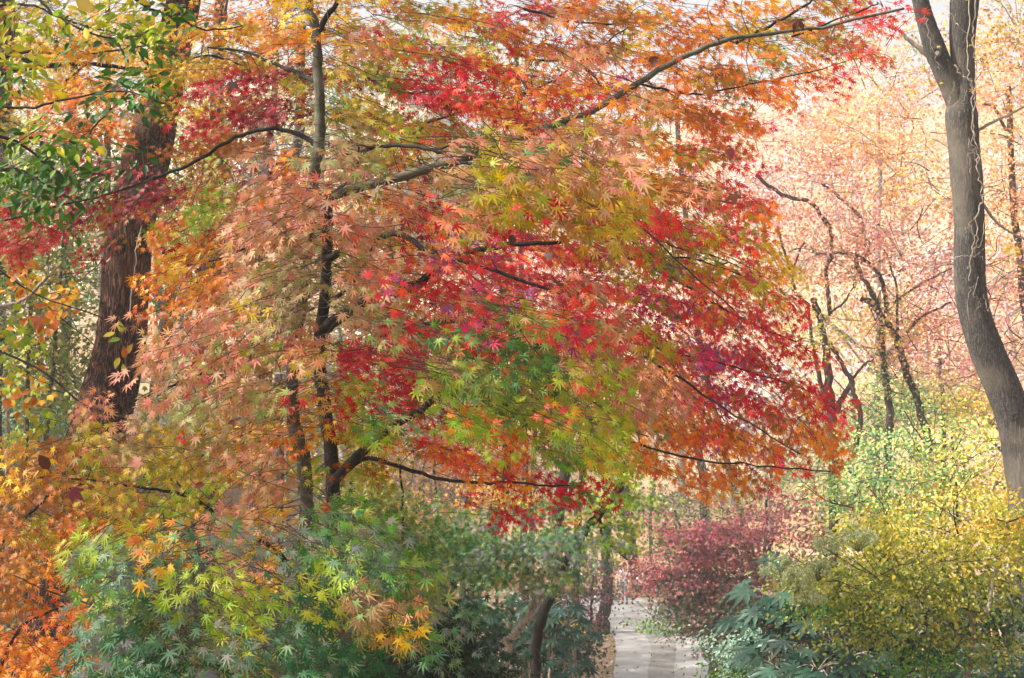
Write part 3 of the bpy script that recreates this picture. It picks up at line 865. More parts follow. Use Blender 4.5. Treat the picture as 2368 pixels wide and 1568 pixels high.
shade_tree = thing("tall_tree", "unseen tall tree with a wide crown, added beyond the left edge to shade the path", "tree")  # out of view, put here for its shadow on the path
a = Acc(); rq = np.random.default_rng(78)
tube(a, np.array([[-19, 47, 8], [-18.7, 47, 18], [-18, 47, 27]]), np.array([.35, .28, .12]), 12, 6, rq, .02, .04)
for k in range(10):
    e0 = np.array([rq.uniform(-26, -10), rq.uniform(36, 62), rq.uniform(27, 31)])
    tube(a, np.array([[-18.5, 47, 20], (e0 + [-18.5, 47, 22]) / 2, e0]), np.array([.14, .09, .02]), 6, 5)
a.build("trunk", M_BARK_BROWN, shade_tree, smooth=True)
rt = thing("grey_tree", "tall forked grey-barked tree wrapped in pale vines at right", "tree")
big_trunk(rt, "trunk", [(2204, -120), (2234, -60), (2230, 0), (2226, 60), (2224, 117), (2228, 184), (2226, 230), (2222, 267), (2228, 334), (2234, 400), (2238, 468), (2241, 523), (2241, 623), (2246, 690), (2262, 757), (2286, 823), (2316, 890), (2341, 957), (2356, 1010), (2370, 1080), (2384, 1180), (2392, 1330), (2396, 1500)],
          18.0, [60, 66, 68, 62, 56, 52, 60, 76, 72, 76, 72, 70, 73, 74, 76, 80, 82, 84, 90, 96, 104, 120, 150], M_BARK_GREY, 8, 110, 0.02)
fk = big_trunk(rt, "fork", [(2095, -120), (2118, -40), (2127, 0), (2142, 57), (2160, 110), (2180, 160), (2202, 210), (2214, 250), (2220, 300)], 18.0, [32, 34, 38, 44, 52, 50, 52, 50, 44], M_BARK_GREY, 9, 32, 0.03)
knot(rt, "knot", 2166, 122, 17.86, 0.05, M_BARK_GREY, plain_mat("pale_scar", "d8d0c0"), 15, 1.0)
knot(rt, "knot", 2345, 962, 17.78, 0.03, M_BARK_GREY, plain_mat("dark_scar", "2a2622"), 16, .8)
a = Acc()
rv = np.random.default_rng(44)
for P, r in [
 ([(2241, -40), (2241, 60), (2236, 130), (2240, 175), (2248, 200), (2247, 260), (2250, 330), (2262, 380), (2245, 350), (2240, 320)], .010),
 ([(2254, -40), (2252, 40), (2249, 84), (2256, 140), (2254, 200), (2250, 280), (2256, 340), (2262, 400), (2268, 440), (2272, 460), (2262, 490), (2256, 540), (2244, 600), (2240, 650)], .011),
 ([(2196, 30), (2214, 60), (2240, 84), (2250, 110)], .007),
 ([(2138, 20), (2144, 60), (2150, 100), (2162, 130), (2172, 160)], .006),
 ([(2206, 150), (2222, 172), (2240, 186), (2252, 204), (2250, 230)], .014),
 ([(2205, 190), (2196, 230), (2190, 260)], .004), ([(2235, 210), (2224, 240), (2230, 260)], .004),
 ([(2244, 400), (2240, 360), (2262, 345), (2266, 380)], .005),
 ([(2270, 470), (2256, 500), (2238, 520), (2232, 540)], .005),
 ([(2245, 520), (2256, 560), (2242, 600), (2236, 622)], .007),
 ([(2276, 510), (2270, 560), (2250, 580), (2274, 600), (2280, 640)], .006),
 ([(2250, 660), (2236, 690), (2240, 740)], .005), ([(2262, 640), (2252, 680), (2270, 700), (2256, 720)], .005),
 ([(2200, 600), (2226, 590), (2244, 594), (2262, 588), (2278, 570)], .006), ([(2274, 680), (2282, 715), (2290, 712)], .006),
 ([(2250, 205), (2290, 196), (2330, 190)], .006),
]:
    tube(a, poly(P, 17.74), np.linspace(r * .75, r * .45, len(P)), 5, 6, rv, 0.012)
a.build("vine", M_VINE, rt, smooth=True)
a = Acc()
for P, w0, w1 in [([(2172, 150), (2130, 115), (2100, 92), (2080, 70)], 16, 7), ([(2262, 300), (2300, 280), (2340, 262), (2380, 240)], 8, 4), ([(2270, 470), (2310, 520), (2380, 560)], 8, 4)]:
    tube(a, poly(P, 18.1), np.linspace(px(w0, 18), px(w1, 18), len(P)), 8, 5, rv, .004)
a.build("branch", M_BARK_PALE, rt, smooth=True)
ac = Acc(); rr_ = np.random.default_rng(5)
for e, n, pl_ in [((2330, 60, 110, 120), 1100, 'Y'), ((2340, 120, 90, 120), 700, 'A'), ((2350, 300, 90, 120), 400, 'A'), ((2120, 150, 70, 90), 260, 'Y'), ((2040, 230, 110, 70), 300, 'A'), ((2330, 560, 60, 90), 180, 'Y'), ((2100, 430, 90, 60), 180, 'Y')]:
    blob_crown(e, 18.5, .05, n, pl_, rr_, T_STAR, .6, .22, 9, acc=ac)
ac.build("crown", M_LEAF, rt)
ac = Acc()
def shade_canopy(acc, n, xr, yr, zr, size, pals, rng, per=14, clump=.55):  # leaf canopy added out of view to cast shade
    nc = n // per
    cen = np.stack([rng.uniform(*xr, nc), rng.uniform(*yr, nc), rng.uniform(*zr, nc)], 1)
    gap = (cen[:, 1] > 8.8) & (cen[:, 1] < 24) & (cen[:, 0] > -11 + .25 * (cen[:, 1] - 9))      # hole cut in the canopy so sun reaches the right-hand bushes
    cen = cen[~gap]; nc = len(cen)
    lowest = CAMZ + 0.235 * np.maximum(cen[:, 1], 0) + 1.6          # stays above the top edge of the view
    cen[:, 2] = np.maximum(cen[:, 2], lowest + rng.random(nc) * 1.5)
    idx = np.repeat(np.arange(nc), per); m = len(idx)
    P = cen[idx] + rng.standard_normal((m, 3)) * clump * [1, 1, .4]
    A = np.concatenate([PALL[p] for p in pals]) * ALB
    C = A[rng.integers(0, len(A), m)]
    put_leaves(acc, T_QUAD, P, rng.standard_normal((m, 3)), np.array([0, 0, 1]) + .5 * rng.standard_normal((m, 3)), size * rng.uniform(.7, 1.3, m), C, C, rng)
rq = np.random.default_rng(77)
shade_canopy(ac, 24000, (-20, -2), (1, 30), (17, 24), .20, 'hnO', rq)  # shades the near maple and the left woods
ac.build("crown", M_LEAF, lt)
a = Acc()
for k in range(14):
    b0 = at(420, -150, 15); e0 = np.array([rq.uniform(-19, -2), rq.uniform(3, 28), rq.uniform(19, 23)])
    mid = (b0 + e0) / 2 + [0, 0, -.5 + rq.random()]
    tube(a, np.array([b0, mid, e0]), np.array([.14, .09, .02]), 6, 5)
a.build("limbs", M_BARK_BROWN, lt, smooth=True)

ac = Acc()
shade_canopy(ac, 26000, (-29, -9), (34, 66), (25, 31), .27, 'hnO', rq, clump=.7)
ac.build("crown", M_LEAF, shade_tree)
# ------------------------------------------------------------------ trees and shrubs beyond
def plant(name, label, cat, d, trunks, crowns, seed, group=None, bark=None, leafm=None, size=0.05, tpl=T_STAR, thick=.6, clump=.28, per=12, flat=.45, twigs=0, twig_mat=None, twig_len=.8, sides=8, to_g=True, layers=0):
    rng = np.random.default_rng(seed)
    root = thing(name, label, cat, group)
    for k, tr in enumerate(trunks):
        P, w0, w1 = tr[:3]
        main = len(tr) < 4
        if main and to_g: P = to_ground(P, d)
        a = Acc(); Q = poly(P, d)
        if not main:
            Q[:, 1] += np.linspace(0, rng.uniform(-1, 1) * .3, len(Q))
        tube(a, Q, np.linspace(px(w0, d), px(w1, d), len(P)), sides, 5, rng, .004 * d / 10, .05, cap=True)
        a.build("trunk" if main else "branch", bark or M_BARK_FAR, root, smooth=True)
    if twigs:
        a = Acc(); s = d / F
        for k in range(twigs):
            x, y, rx, ry = crowns[k % len(crowns)][0]
            b = at(x + rng.normal(0, .55) * rx, y + rng.normal(0, .5) * ry, d + rng.normal(0, .4))
            dr = np.array([rng.normal(0, .8), rng.normal(0, .5), rng.normal(.3, .6)]); dr /= np.linalg.norm(dr)
            L = twig_len * rng.uniform(.5, 1.3)
            Q = np.array([b, b + dr * L * .35 + rng.normal(0, .05, 3) * L, b + dr * L * .7 + rng.normal(0, .08, 3) * L, b + dr * L + rng.normal(0, .12, 3) * L])
            r0 = .0035 * max(1, d / 14)
            tube(a, Q, np.linspace(r0 * rng.uniform(.8, 2.2), r0 * .5, 4), 3, 3)
            if rng.random() < .6:
                d2 = dr + rng.normal(0, .5, 3)
                tube(a, np.array([Q[1], Q[1] + d2 * L * .3, Q[1] + d2 * L * .55 + rng.normal(0, .04, 3)]), np.array([r0, r0 * .8, r0 * .5]), 3, 2)
        a.build("twigs", twig_mat or M_TWIG, root)
    ac = Acc()
    for e, n, pl_ in crowns:
        if n: blob_crown(e, d, size, int(n * (1.45 if name == 'background_maple' else 1.15)), pl_, rng, tpl, thick, clump, per, flat, acc=ac, layers=layers)
    ac.build("crown", leafm or M_LEAF_DULL, root)
    return root

MID = "maples and shrubs between the near leaves and the path"
# --- left undergrowth
plant("hazel_shrub", "yellow-green shrub behind the left edge, left of the brown trunk", "shrub", 19, [([(60, 500), (70, 700), (60, 1000)], 7, 16), ([(150, 520), (130, 800), (110, 1040)], 6, 12, 1)],
      [((60, 640, 130, 170), 2400, 'n'), ((190, 560, 70, 130), 800, 'W'), ((110, 860, 150, 120), 2200, 'n'), ((60, 460, 120, 90), 700, 'G')], 21, MID, size=.05, tpl=T_LOBED, twigs=120)
plant("ivy_bank", "bluish green leafy shrub low behind the brown trunk at left edge", "shrub", 22, [([(60, 900), (60, 1100)], 10, 14)],
      [((60, 1000, 190, 110), 3800, 'C'), ((140, 930, 120, 70), 1100, 'g'), ((30, 1300, 120, 200), 2600, 'd'), ((200, 1300, 160, 160), 1500, 'g')], 22, MID, size=.055, tpl=T_BROAD, twigs=40)
plant("thicket", "thin green and yellow sapling between the brown trunk and the middle maple", "sapling", 20, [([(470, 380), (460, 700), (450, 1000)], 6, 10)],
      [((430, 480, 90, 130), 900, 'G'), ((430, 900, 110, 80), 700, 'W'), ((400, 700, 60, 80), 300, 'g'), ((560, 1000, 120, 120), 900, 'n')], 23, MID, size=.05, tpl=T_LOBED, twigs=90)
for i, (P, w0, w1, d, lab) in enumerate([
 ([(410, 560), (395, 660), (385, 760), (372, 860), (352, 960)], 24, 40, 27, "grey-brown trunk close to the right of the big brown trunk"),
 ([(520, 300), (500, 420), (488, 520), (478, 700), (465, 880), (462, 1010)], 26, 62, 24, "thick dark trunk seen low between brown trunk and maple"),
 ([(698, 60), (694, 200), (690, 320), (670, 420), (655, 700)], 20, 34, 34, "pale leaning trunk behind the left of the maple stem"),
 ([(172, 130), (166, 300), (162, 500), (150, 800)], 18, 26, 30, "slim grey trunk left of the big brown trunk"),
 ([(520, -60), (510, 40), (505, 150), (500, 240)], 30, 34, 28, "dark trunk near the top edge left of the maple stem"),
 ([(10, -60), (12, 60), (8, 160), (-10, 400)], 46, 56, 21, "dark trunk at the top left corner"),
 ([(640, 60), (630, 260), (600, 500), (590, 760)], 14, 24, 38, "thin grey trunk far behind the maple, left half"),
 ([(905, 450), (900, 560), (892, 800), (880, 1000)], 18, 28, 40, "grey trunk far behind the middle of the maple"),
]):
    plant("woodland_tree", lab, "tree", d, [(P, w0, w1)], [((P[0][0] + 10, P[0][1] - 40, 170, 130), 500, 'KnEA'[i % 4])], 60 + i, "woodland trees with bare trunks at left", size=.07, twigs=40, twig_mat=M_TWIG_GREY, twig_len=1.4)
plant("bare_shrub", "tangle of bare grey twigs between brown trunk and maple stem, upper part", "bare shrub", 17, [([(640, 420), (650, 600), (660, 900)], 8, 14), ([(530, 440), (600, 410), (660, 395), (720, 380)], 16, 9, 1)],
      [((620, 380, 90, 90), 60, 'n'), ((500, 900, 90, 110), 120, 'n')], 31, "bare grey shrubs at left", bark=M_BARK_PALE, twigs=260, twig_mat=M_TWIG_GREY, twig_len=.55)
plant("bare_shrub", "tangle of bare grey twigs at the left edge, left of the brown trunk", "bare shrub", 20, [([(30, 640), (20, 900)], 8, 14), ([(-20, 385), (60, 400), (110, 430), (130, 450)], 10, 6, 1)],
      [((90, 720, 120, 70), 80, 'n'), ((60, 430, 100, 70), 80, 'n')], 32, "bare grey shrubs at left", bark=M_BARK_PALE, twigs=240, twig_mat=M_TWIG_GREY, twig_len=.6)
# --- centre, below the maple
plant("small_maple", "small maple with pale curved trunk and grey-green leaves at bottom centre", "maple tree", 12,
      [([(1264, 1340), (1258, 1362), (1244, 1385), (1221, 1424), (1196, 1460), (1178, 1482), (1170, 1520), (1163, 1568)], 16, 28), ([(1244, 1335), (1243, 1358), (1246, 1385)], 8, 12, 1), ([(1176, 1484), (1168, 1472), (1166, 1466)], 8, 5, 1)],
      [((1200, 1285, 160, 60), 1600, 'b'), ((1120, 1270, 110, 60), 1100, 'g'), ((1290, 1320, 90, 45), 420, 'g'), ((1220, 1330, 90, 35), 220, 't'), ((1080, 1370, 120, 60), 450, 'd'), ((1040, 1240, 110, 50), 380, 'b')],
      41, MID, bark=M_BARK_PALE, leafm=M_LEAF, size=.045, tpl=T_MAPLE_THIN, clump=.12, per=9, flat=.22, sides=14, layers=.24)
plant("bright_green_maple", "bright green maple with crooked dark branch above the path's left side", "maple tree", 14,
      [([(1436, 1070), (1434, 1122), (1417, 1148), (1385, 1190), (1361, 1215), (1341, 1245), (1322, 1275), (1290, 1340), (1255, 1420), (1240, 1500)], 18, 26), ([(1341, 1250), (1325, 1240), (1312, 1250)], 14, 8, 1), ([(1385, 1190), (1400, 1250), (1450, 1290)], 7, 3, 1)],
      [((1330, 1200, 110, 60), 800, 'g'), ((1420, 1150, 60, 60), 500, 'G'), ((1400, 1250, 80, 40), 420, 'G'), ((1280, 1240, 60, 40), 260, 'g'), ((1470, 1140, 50, 50), 260, 'g'), ((1320, 1225, 50, 20), 40, 'o')],
      42, MID, bark=M_BARK_DARK, leafm=M_LEAF, size=.042, tpl=T_MAPLE, clump=.13, per=9, flat=.25, sides=12, layers=.2)
plant("olive_maple", "olive green maple with mixed pink leaves left of the small curved trunk", "maple tree", 10.5,
      [([(925, 1080), (932, 1180), (935, 1300), (950, 1420)], 5, 9)],
      [((860, 1210, 90, 110), 1300, 'n'), ((960, 1240, 110, 90), 1100, 'g'), ((900, 1330, 120, 70), 1100, 'n'), ((1000, 1330, 110, 60), 600, 'b'), ((860, 1120, 60, 50), 200, 'Y')],
      43, MID, bark=M_BARK_DARK, leafm=M_LEAF, size=.042, tpl=T_MAPLE_THIN, clump=.13, per=9, flat=.35)
plant("shade_fill_evergreen", "dark green leafy shrub standing in for the shade at bottom centre", "shrub", 9.5,  # dark leaf masses painted where the bottom is in shade
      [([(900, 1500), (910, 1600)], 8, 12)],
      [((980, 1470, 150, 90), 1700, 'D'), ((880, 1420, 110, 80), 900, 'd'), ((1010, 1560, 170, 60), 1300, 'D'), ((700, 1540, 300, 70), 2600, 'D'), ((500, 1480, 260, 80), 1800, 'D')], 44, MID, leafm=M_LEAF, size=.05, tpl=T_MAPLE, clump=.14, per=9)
plant("yellow_maple", "small glowing yellow maple above the small curved trunk, far back", "maple tree", 28,
      [([(1150, 1120), (1155, 1180), (1150, 1260)], 6, 9)],
      [((1150, 1150, 70, 32), 700, 'y'), ((1010, 1185, 90, 36), 620, 'A'), ((1110, 1195, 90, 30), 300, 'Y')], 45, MID, size=.06, clump=.28)
plant("russet_thicket", "pinkish brown thicket across the slope behind the middle maple's lower edge", "thicket", 40,
      [([(1000, 1000), (1005, 1140)], 6, 9), ([(1215, 1000), (1218, 1150)], 8, 10, 1)],
      [((1000, 1060, 170, 70), 2300, 'h'), ((1180, 1050, 160, 80), 2000, 'h'), ((1080, 1150, 200, 50), 1300, 'u'), ((900, 1160, 130, 90), 1500, 'h'), ((1230, 1160, 60, 60), 500, 'q')], 46, MID, size=.08, clump=.4, twigs=100)
for i, (P, w0, w1, d, lab, bk) in enumerate([
 ([(1330, 930), (1318, 1000), (1308, 1080), (1296, 1150), (1288, 1215)], 24, 32, 34, "dark trunk behind the crimson leaf spray", M_BARK_DARK),
 ([(1366, 1020), (1354, 1072), (1340, 1138), (1336, 1200)], 14, 20, 38, "slim grey leaning trunk right of the crimson leaf spray", M_BARK_FAR),
 ([(1165, 960), (1176, 1040), (1166, 1120), (1140, 1230), (1100, 1340)], 26, 38, 32, "broad dark trunk below the middle of the maple", M_BARK_DARK),
 ([(1125, 900), (1110, 1000), (1100, 1080), (1080, 1180)], 14, 16, 44, "short dark trunk far below the maple's centre", M_BARK_DARK),
 ([(1395, 980), (1400, 1100), (1404, 1205), (1400, 1278), (1405, 1328), (1404, 1378), (1397, 1412), (1394, 1466)], 14, 30, 57.7, "dark straight trunk standing at the left edge of the path", M_BARK_DARK),
 ([(1444, 1090), (1447, 1178), (1457, 1245), (1466, 1312), (1462, 1372)], 18, 34, 66, "grey tree with a burl, left of the path's far bend", M_BARK_FAR),
 ([(1590, 930), (1604, 1000), (1622, 1078), (1630, 1160), (1631, 1240), (1640, 1380), (1650, 1470)], 16, 28, 48, "straight grey trunk rising behind the red-leaved bush", M_BARK_FAR),
 ([(1640, 1400), (1652, 1490), (1650, 1545)], 24, 30, 51.6, "grey trunk at the right edge of the path, bottom", M_BARK_PALE),
 ([(1530, 900), (1518, 1050), (1505, 1180)], 7, 9, 74, "thin grey trunk beyond the path bend", M_BARK_FAR),
 ([(1240, 900), (1236, 1000), (1232, 1120)], 10, 14, 52, "thin grey trunk behind the maple's lower centre", M_BARK_FAR),
]):
    o = plant("woodland_tree", lab, "tree", d, [(P, w0, w1)], [((P[0][0], P[0][1] - 60, 190, 120), 700, 'APKhWPAKhA'[i])], 80 + i, "woodland trees along the path", size=.09, clump=.5, bark=bk, sides=12)
    if i == 5:
        a = Acc()
        # burl
        n = 12; c = at(1447, 1266, 65.7)
        V = [(c[0] + .34 * math.cos(p) * math.sin(q), c[1] + .3 * math.sin(p) * math.sin(q), c[2] + .55 * math.cos(q)) for q in np.linspace(0.01, 3.13, 9) for p in np.linspace(0, 2 * math.pi, n, endpoint=False)]
        a.add(V, np.array([(k * n + j, k * n + (j + 1) % n, (k + 1) * n + (j + 1) % n, (k + 1) * n + j) for k in range(8) for j in range(n)]))
        a.build("burl", M_BARK_FAR, o, smooth=True)
plant("purple_maple", "dusky purple-leaved small maple in front of the dark straight trunk by the path", "maple tree", 50,
      [([(1370, 1330), (1368, 1400), (1362, 1470)], 6, 9)],
      [((1350, 1330, 80, 50), 1500, 'u'), ((1330, 1390, 80, 50), 1500, 'u'), ((1300, 1440, 80, 40), 900, 'q'), ((1400, 1350, 26, 30), 220, 'u'), ((1400, 1300, 50, 20), 240, 'u')], 51, MID, size=.085, clump=.3, flat=.22, layers=.5)
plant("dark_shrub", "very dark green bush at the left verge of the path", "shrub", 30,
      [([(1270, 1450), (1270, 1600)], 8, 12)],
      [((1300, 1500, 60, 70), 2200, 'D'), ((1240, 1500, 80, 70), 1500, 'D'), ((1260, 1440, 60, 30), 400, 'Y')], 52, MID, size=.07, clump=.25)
plant("holly_bush", "green bush between the burl tree and the red-leaved bush", "shrub", 46,
      [([(1560, 1180), (1590, 1280), (1660, 1420), (1700, 1500)], 6, 9)],
      [((1560, 1160, 60, 40), 700, 'Q'), ((1530, 1220, 50, 50), 800, 'g'), ((1510, 1290, 36, 50), 600, 'd'), ((1590, 1230, 60, 60), 700, 'Q')], 53, MID, size=.07, clump=.32)
plant("red_bush", "round dusty red and pink-leaved maple bush right of the path", "maple bush", 36,
      [([(1760, 1330), (1745, 1370), (1725, 1420), (1722, 1500)], 7, 12), ([(1790, 1245), (1770, 1290), (1745, 1370)], 6, 9, 1), ([(1700, 1400), (1716, 1440), (1722, 1490)], 6, 9, 1), ([(1745, 1430), (1730, 1450), (1724, 1480)], 5, 7, 1)],
      [((1660, 1235, 140, 50), 3600, 'q'), ((1600, 1310, 95, 65), 3400, 'q'), ((1760, 1290, 130, 80), 3000, 'q'), ((1840, 1190, 90, 60), 1500, 'q'), ((1700, 1390, 120, 70), 2800, 'Q'), ((1600, 1385, 85, 55), 2200, 'Q'), ((1610, 1360, 90, 50), 1200, 'u'), ((1650, 1440, 100, 45), 2400, 'Q'), ((1700, 1490, 70, 30), 1300, 'Q'), ((1545, 1450, 45, 12), 360, 'g'), ((1525, 1335, 45, 32), 900, 'q'), ((1930, 1230, 60, 40), 600, 'q')],
      54, size=.078, clump=.24, flat=.22, layers=.55, bark=M_BARK_DARK, twigs=50)
plant("scrub", "grey-green scrub with thin dark stems above the red-leaved bush", "shrub", 44,
      [([(1782, 1090), (1776, 1140), (1770, 1200)], 6, 9), ([(1765, 1130), (1778, 1150)], 5, 5, 1)],
      [((1720, 1120, 110, 60), 900, 'W'), ((1840, 1100, 90, 60), 900, 'W'), ((1700, 1180, 60, 30), 400, 'E'), ((1880, 1010, 70, 90), 900, 'C')], 55, size=.07, clump=.35, twigs=120, twig_mat=M_TWIG_GREY, twig_len=1.5)
# --- right side
plant("yellow_bush", "broad bush of small yellow-green leaves filling the bottom right corner", "shrub", 10.4,
      [([(2240, 1400), (2250, 1470), (2244, 1500), (2236, 1568)], 12, 20), ([(2160, 1420), (2168, 1460), (2176, 1490)], 6, 7, 1), ([(2110, 1240), (2180, 1290), (2230, 1390)], 6, 11, 1), ([(2252, 1235), (2225, 1270), (2190, 1300)], 5, 8, 1), ([(2330, 1200), (2290, 1300), (2250, 1400)], 4, 10, 1)],
      [((2200, 1300, 200, 80), 2800, 'E'), ((2010, 1330, 170, 70), 2300, 'e'), ((2320, 1240, 110, 90), 2200, 'E'), ((2330, 1200, 90, 60), 400, 'y'), ((1920, 1365, 90, 50), 1500, 'e'), ((2090, 1400, 180, 50), 1300, 'e'), ((2310, 1390, 120, 60), 900, 'n'), ((2060, 1460, 170, 40), 1000, 'n'), ((2150, 1345, 190, 26), 1100, 'e'), ((2160, 1530, 150, 40), 700, 'g'), ((1960, 1420, 110, 40), 700, 'g'), ((2060, 1235, 120, 40), 1200, 'E'), ((2160, 1380, 200, 90), 900, 'n'), ((2280, 1500, 120, 40), 600, 'n')],
      56, leafm=M_LEAF, size=.023, tpl=T_BROAD, clump=.10, per=10, flat=.25, bark=M_BARK_PALE, twigs=60, twig_len=.35)
plant("shade_fill_shrub", "dark shrub standing in for the shade under the yellow-green bush at bottom right", "shrub", 14,  # dark leaves in place of the shade beneath the bush
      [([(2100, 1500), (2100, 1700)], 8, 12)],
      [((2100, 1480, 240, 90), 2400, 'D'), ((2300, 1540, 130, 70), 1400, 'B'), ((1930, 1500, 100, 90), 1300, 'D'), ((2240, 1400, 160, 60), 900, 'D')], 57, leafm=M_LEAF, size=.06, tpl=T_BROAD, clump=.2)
plant("pale_shrub", "pale blue-green narrow-leaved shrub at the path's right side, bottom", "shrub", 13,
      [([(1740, 1520), (1740, 1640)], 6, 10)],
      [((1730, 1510, 80, 50), 1500, 'C'), ((1700, 1560, 70, 30), 700, 'g'), ((1790, 1555, 90, 40), 900, 'C'), ((1790, 1470, 40, 30), 300, 'C')], 58, leafm=M_LEAF_WAX, size=.030, tpl=T_OVAL, clump=.09, per=9)
plant("yellow_green_thicket", "loose yellow-green thicket below the grey vine-wrapped tree", "shrub", 20,
      [([(2200, 1010), (2210, 1150)], 5, 8), ([(2090, 950), (2130, 1010), (2190, 1080), (2200, 1120)], 3, 5, 1), ([(2230, 1000), (2200, 1060)], 3, 4, 1), ([(2228, 1040), (2226, 1110)], 4, 6, 1)],
      [((2080, 1130, 130, 80), 2300, 'W'), ((2250, 1130, 130, 90), 2400, 'K'), ((2160, 1030, 150, 70), 1300, 'W'), ((2310, 1040, 80, 60), 800, 'K'), ((2130, 1190, 170, 40), 1600, 'E'), ((1960, 1150, 60, 60), 900, 'W'), ((2000, 1060, 80, 60), 700, 'W')],
      59, size=.042, tpl=T_BROAD, clump=.2, flat=.3, twigs=90)
for i, (nm, lab, d, tr, cr) in enumerate([
 ("background_maple", "dark many-forked tree with pink and amber leaves, left of the arching branch", 30,
  [([(1880, 690), (1896, 740), (1910, 807), (1912, 857), (1923, 957), (1926, 1045)], 15, 24), ([(1973, 1060), (1990, 967), (1975, 915), (1965, 880), (1940, 833), (1915, 790)], 13, 10, 1), ([(1933, 954), (1960, 900), (1975, 880)], 15, 10, 1),
   ([(1906, 930), (1890, 850), (1880, 790), (1872, 700)], 12, 7, 1), ([(1921, 730), (1913, 673), (1910, 616), (1923, 590), (1915, 522), (1896, 498)], 11, 8, 1), ([(1913, 521), (1896, 498), (1870, 468), (1830, 461), (1790, 445), (1743, 408)], 9, 9, 1), ([(1866, 703), (1840, 680), (1815, 600), (1790, 520)], 9, 5, 1), ([(1920, 725), (1960, 690), (1985, 650)], 6, 3, 1), ([(1966, 882), (1990, 850), (2020, 830)], 8, 4, 1), ([(1860, 560), (1830, 640)], 6, 4, 1)],
  [((1840, 480, 150, 130), 2200, 'P'), ((1800, 330, 150, 120), 1700, 'P'), ((1950, 330, 120, 110), 1800, 'A'), ((1870, 650, 90, 80), 800, 'A'), ((1890, 780, 70, 70), 600, 'K'), ((1960, 560, 80, 60), 900, 'P')]),
 ("background_maple", "tree with an arching dark branch and pink-orange leaves behind the grey vine-wrapped tree", 31,
  [([(2012, 670), (2037, 735), (2040, 807), (2048, 874), (2057, 957), (2050, 1050)], 12, 22), ([(2157, 1040), (2140, 990), (2117, 907), (2095, 860), (2074, 783), (2043, 737), (2017, 700), (1993, 690)], 20, 14, 1), ([(2047, 725), (2047, 683), (2030, 635), (1995, 600), (1960, 586), (1930, 586), (1886, 588), (1870, 571), (1826, 581)], 11, 4, 1),
   ([(2030, 710), (2017, 683), (1993, 640), (1977, 600), (1990, 520), (1970, 485), (1943, 461), (1896, 425)], 12, 7, 1), ([(2075, 780), (2070, 680), (2050, 600)], 7, 4, 1), ([(2095, 770), (2130, 730), (2190, 700)], 8, 5, 1), ([(2066, 700), (2130, 655), (2200, 620)], 6, 3, 1), ([(1990, 610), (2010, 560), (1960, 540)], 5, 3, 1)],
  [((2080, 480, 140, 110), 1700, 'P'), ((2040, 300, 150, 120), 1900, 'A'), ((2000, 180, 120, 90), 900, 'P'), ((2090, 620, 110, 90), 1300, 'P'), ((2040, 760, 90, 70), 700, 'K'), ((2120, 770, 110, 100), 1300, 'P'), ((2060, 880, 90, 60), 600, 'W'), ((1980, 620, 60, 60), 500, 'q')]),
 ("background_maple", "orange and pink tree behind the vine-wrapped trunk, at the right edge", 30,
  [([(2330, 200), (2345, 500), (2380, 800), (2400, 1000)], 14, 26), ([(2270, 240), (2300, 250), (2330, 300)], 5, 8, 1)],
  [((2320, 160, 110, 150), 2000, 'A'), ((2330, 420, 90, 140), 1900, 'A'), ((2320, 650, 90, 120), 1500, 'P'), ((2340, 820, 60, 80), 600, 'P')]),
 ("background_maple", "pale pink tree low between the arching branch tree and the vine-wrapped trunk", 38,
  [([(2170, 800), (2180, 950), (2180, 1080)], 9, 14)],
  [((2190, 850, 90, 60), 1100, 'P'), ((2240, 930, 100, 60), 1600, 'K'), ((2180, 720, 80, 80), 1200, 'P'), ((2110, 920, 90, 60), 1300, 'W'), ((2010, 980, 110, 60), 1300, 'W')]),
 ("background_maple", "pale grey trunk with orange leaves standing in the bright gap at upper right", 58,
  [([(2030, 250), (2033, 384), (2030, 522), (2028, 640), (2026, 900)], 10, 19), ([(2031, 470), (2060, 430), (2090, 410)], 4, 2, 1), ([(2032, 480), (2000, 430), (1975, 425)], 4, 2, 1), ([(2032, 470), (2100, 480), (2190, 465)], 4, 2, 1)],
  [((2040, 280, 170, 90), 1900, 'A'), ((1900, 240, 150, 90), 1500, 'P'), ((2120, 120, 150, 90), 1500, 'A'), ((2330, 180, 120, 140), 1400, 'A')]),
 ("background_maple", "pink-leaved tree seen behind the top of the maple's right side", 48,
  [([(1560, 120), (1575, 400), (1620, 800), (1690, 1100), (1740, 1300)], 10, 20)],
  [((1450, 180, 150, 80), 1700, 'P'), ((1620, 260, 150, 100), 1900, 'P'), ((1500, 420, 170, 120), 1900, 'P'), ((1720, 480, 120, 120), 1500, 'P'), ((1740, 620, 100, 90), 900, 'A'), ((1560, 560, 120, 60), 700, 'K')]),
 ("background_maple", "yellow-green tree showing through gaps near the top centre", 44,
  [([(1190, 60), (1200, 400), (1210, 800)], 10, 18)],
  [((1150, 170, 150, 60), 1200, 'K'), ((1020, 120, 150, 60), 900, 'K'), ((1240, 230, 120, 50), 800, 'W'), ((930, 330, 200, 90), 1000, 'K'), ((1280, 480, 160, 60), 900, 'K'), ((860, 530, 160, 80), 1100, 'K')]),
 ("background_maple", "golden tree behind the gold leaves at upper left", 30,
  [([(250, -40), (250, 300), (240, 700)], 12, 22)],
  [((120, 120, 190, 130), 1200, 'A'), ((350, 60, 200, 110), 900, 'y'), ((560, 200, 180, 130), 900, 'K'), ((120, 330, 150, 90), 600, 'K'), ((620, 60, 150, 80), 700, 'P')]),
]):
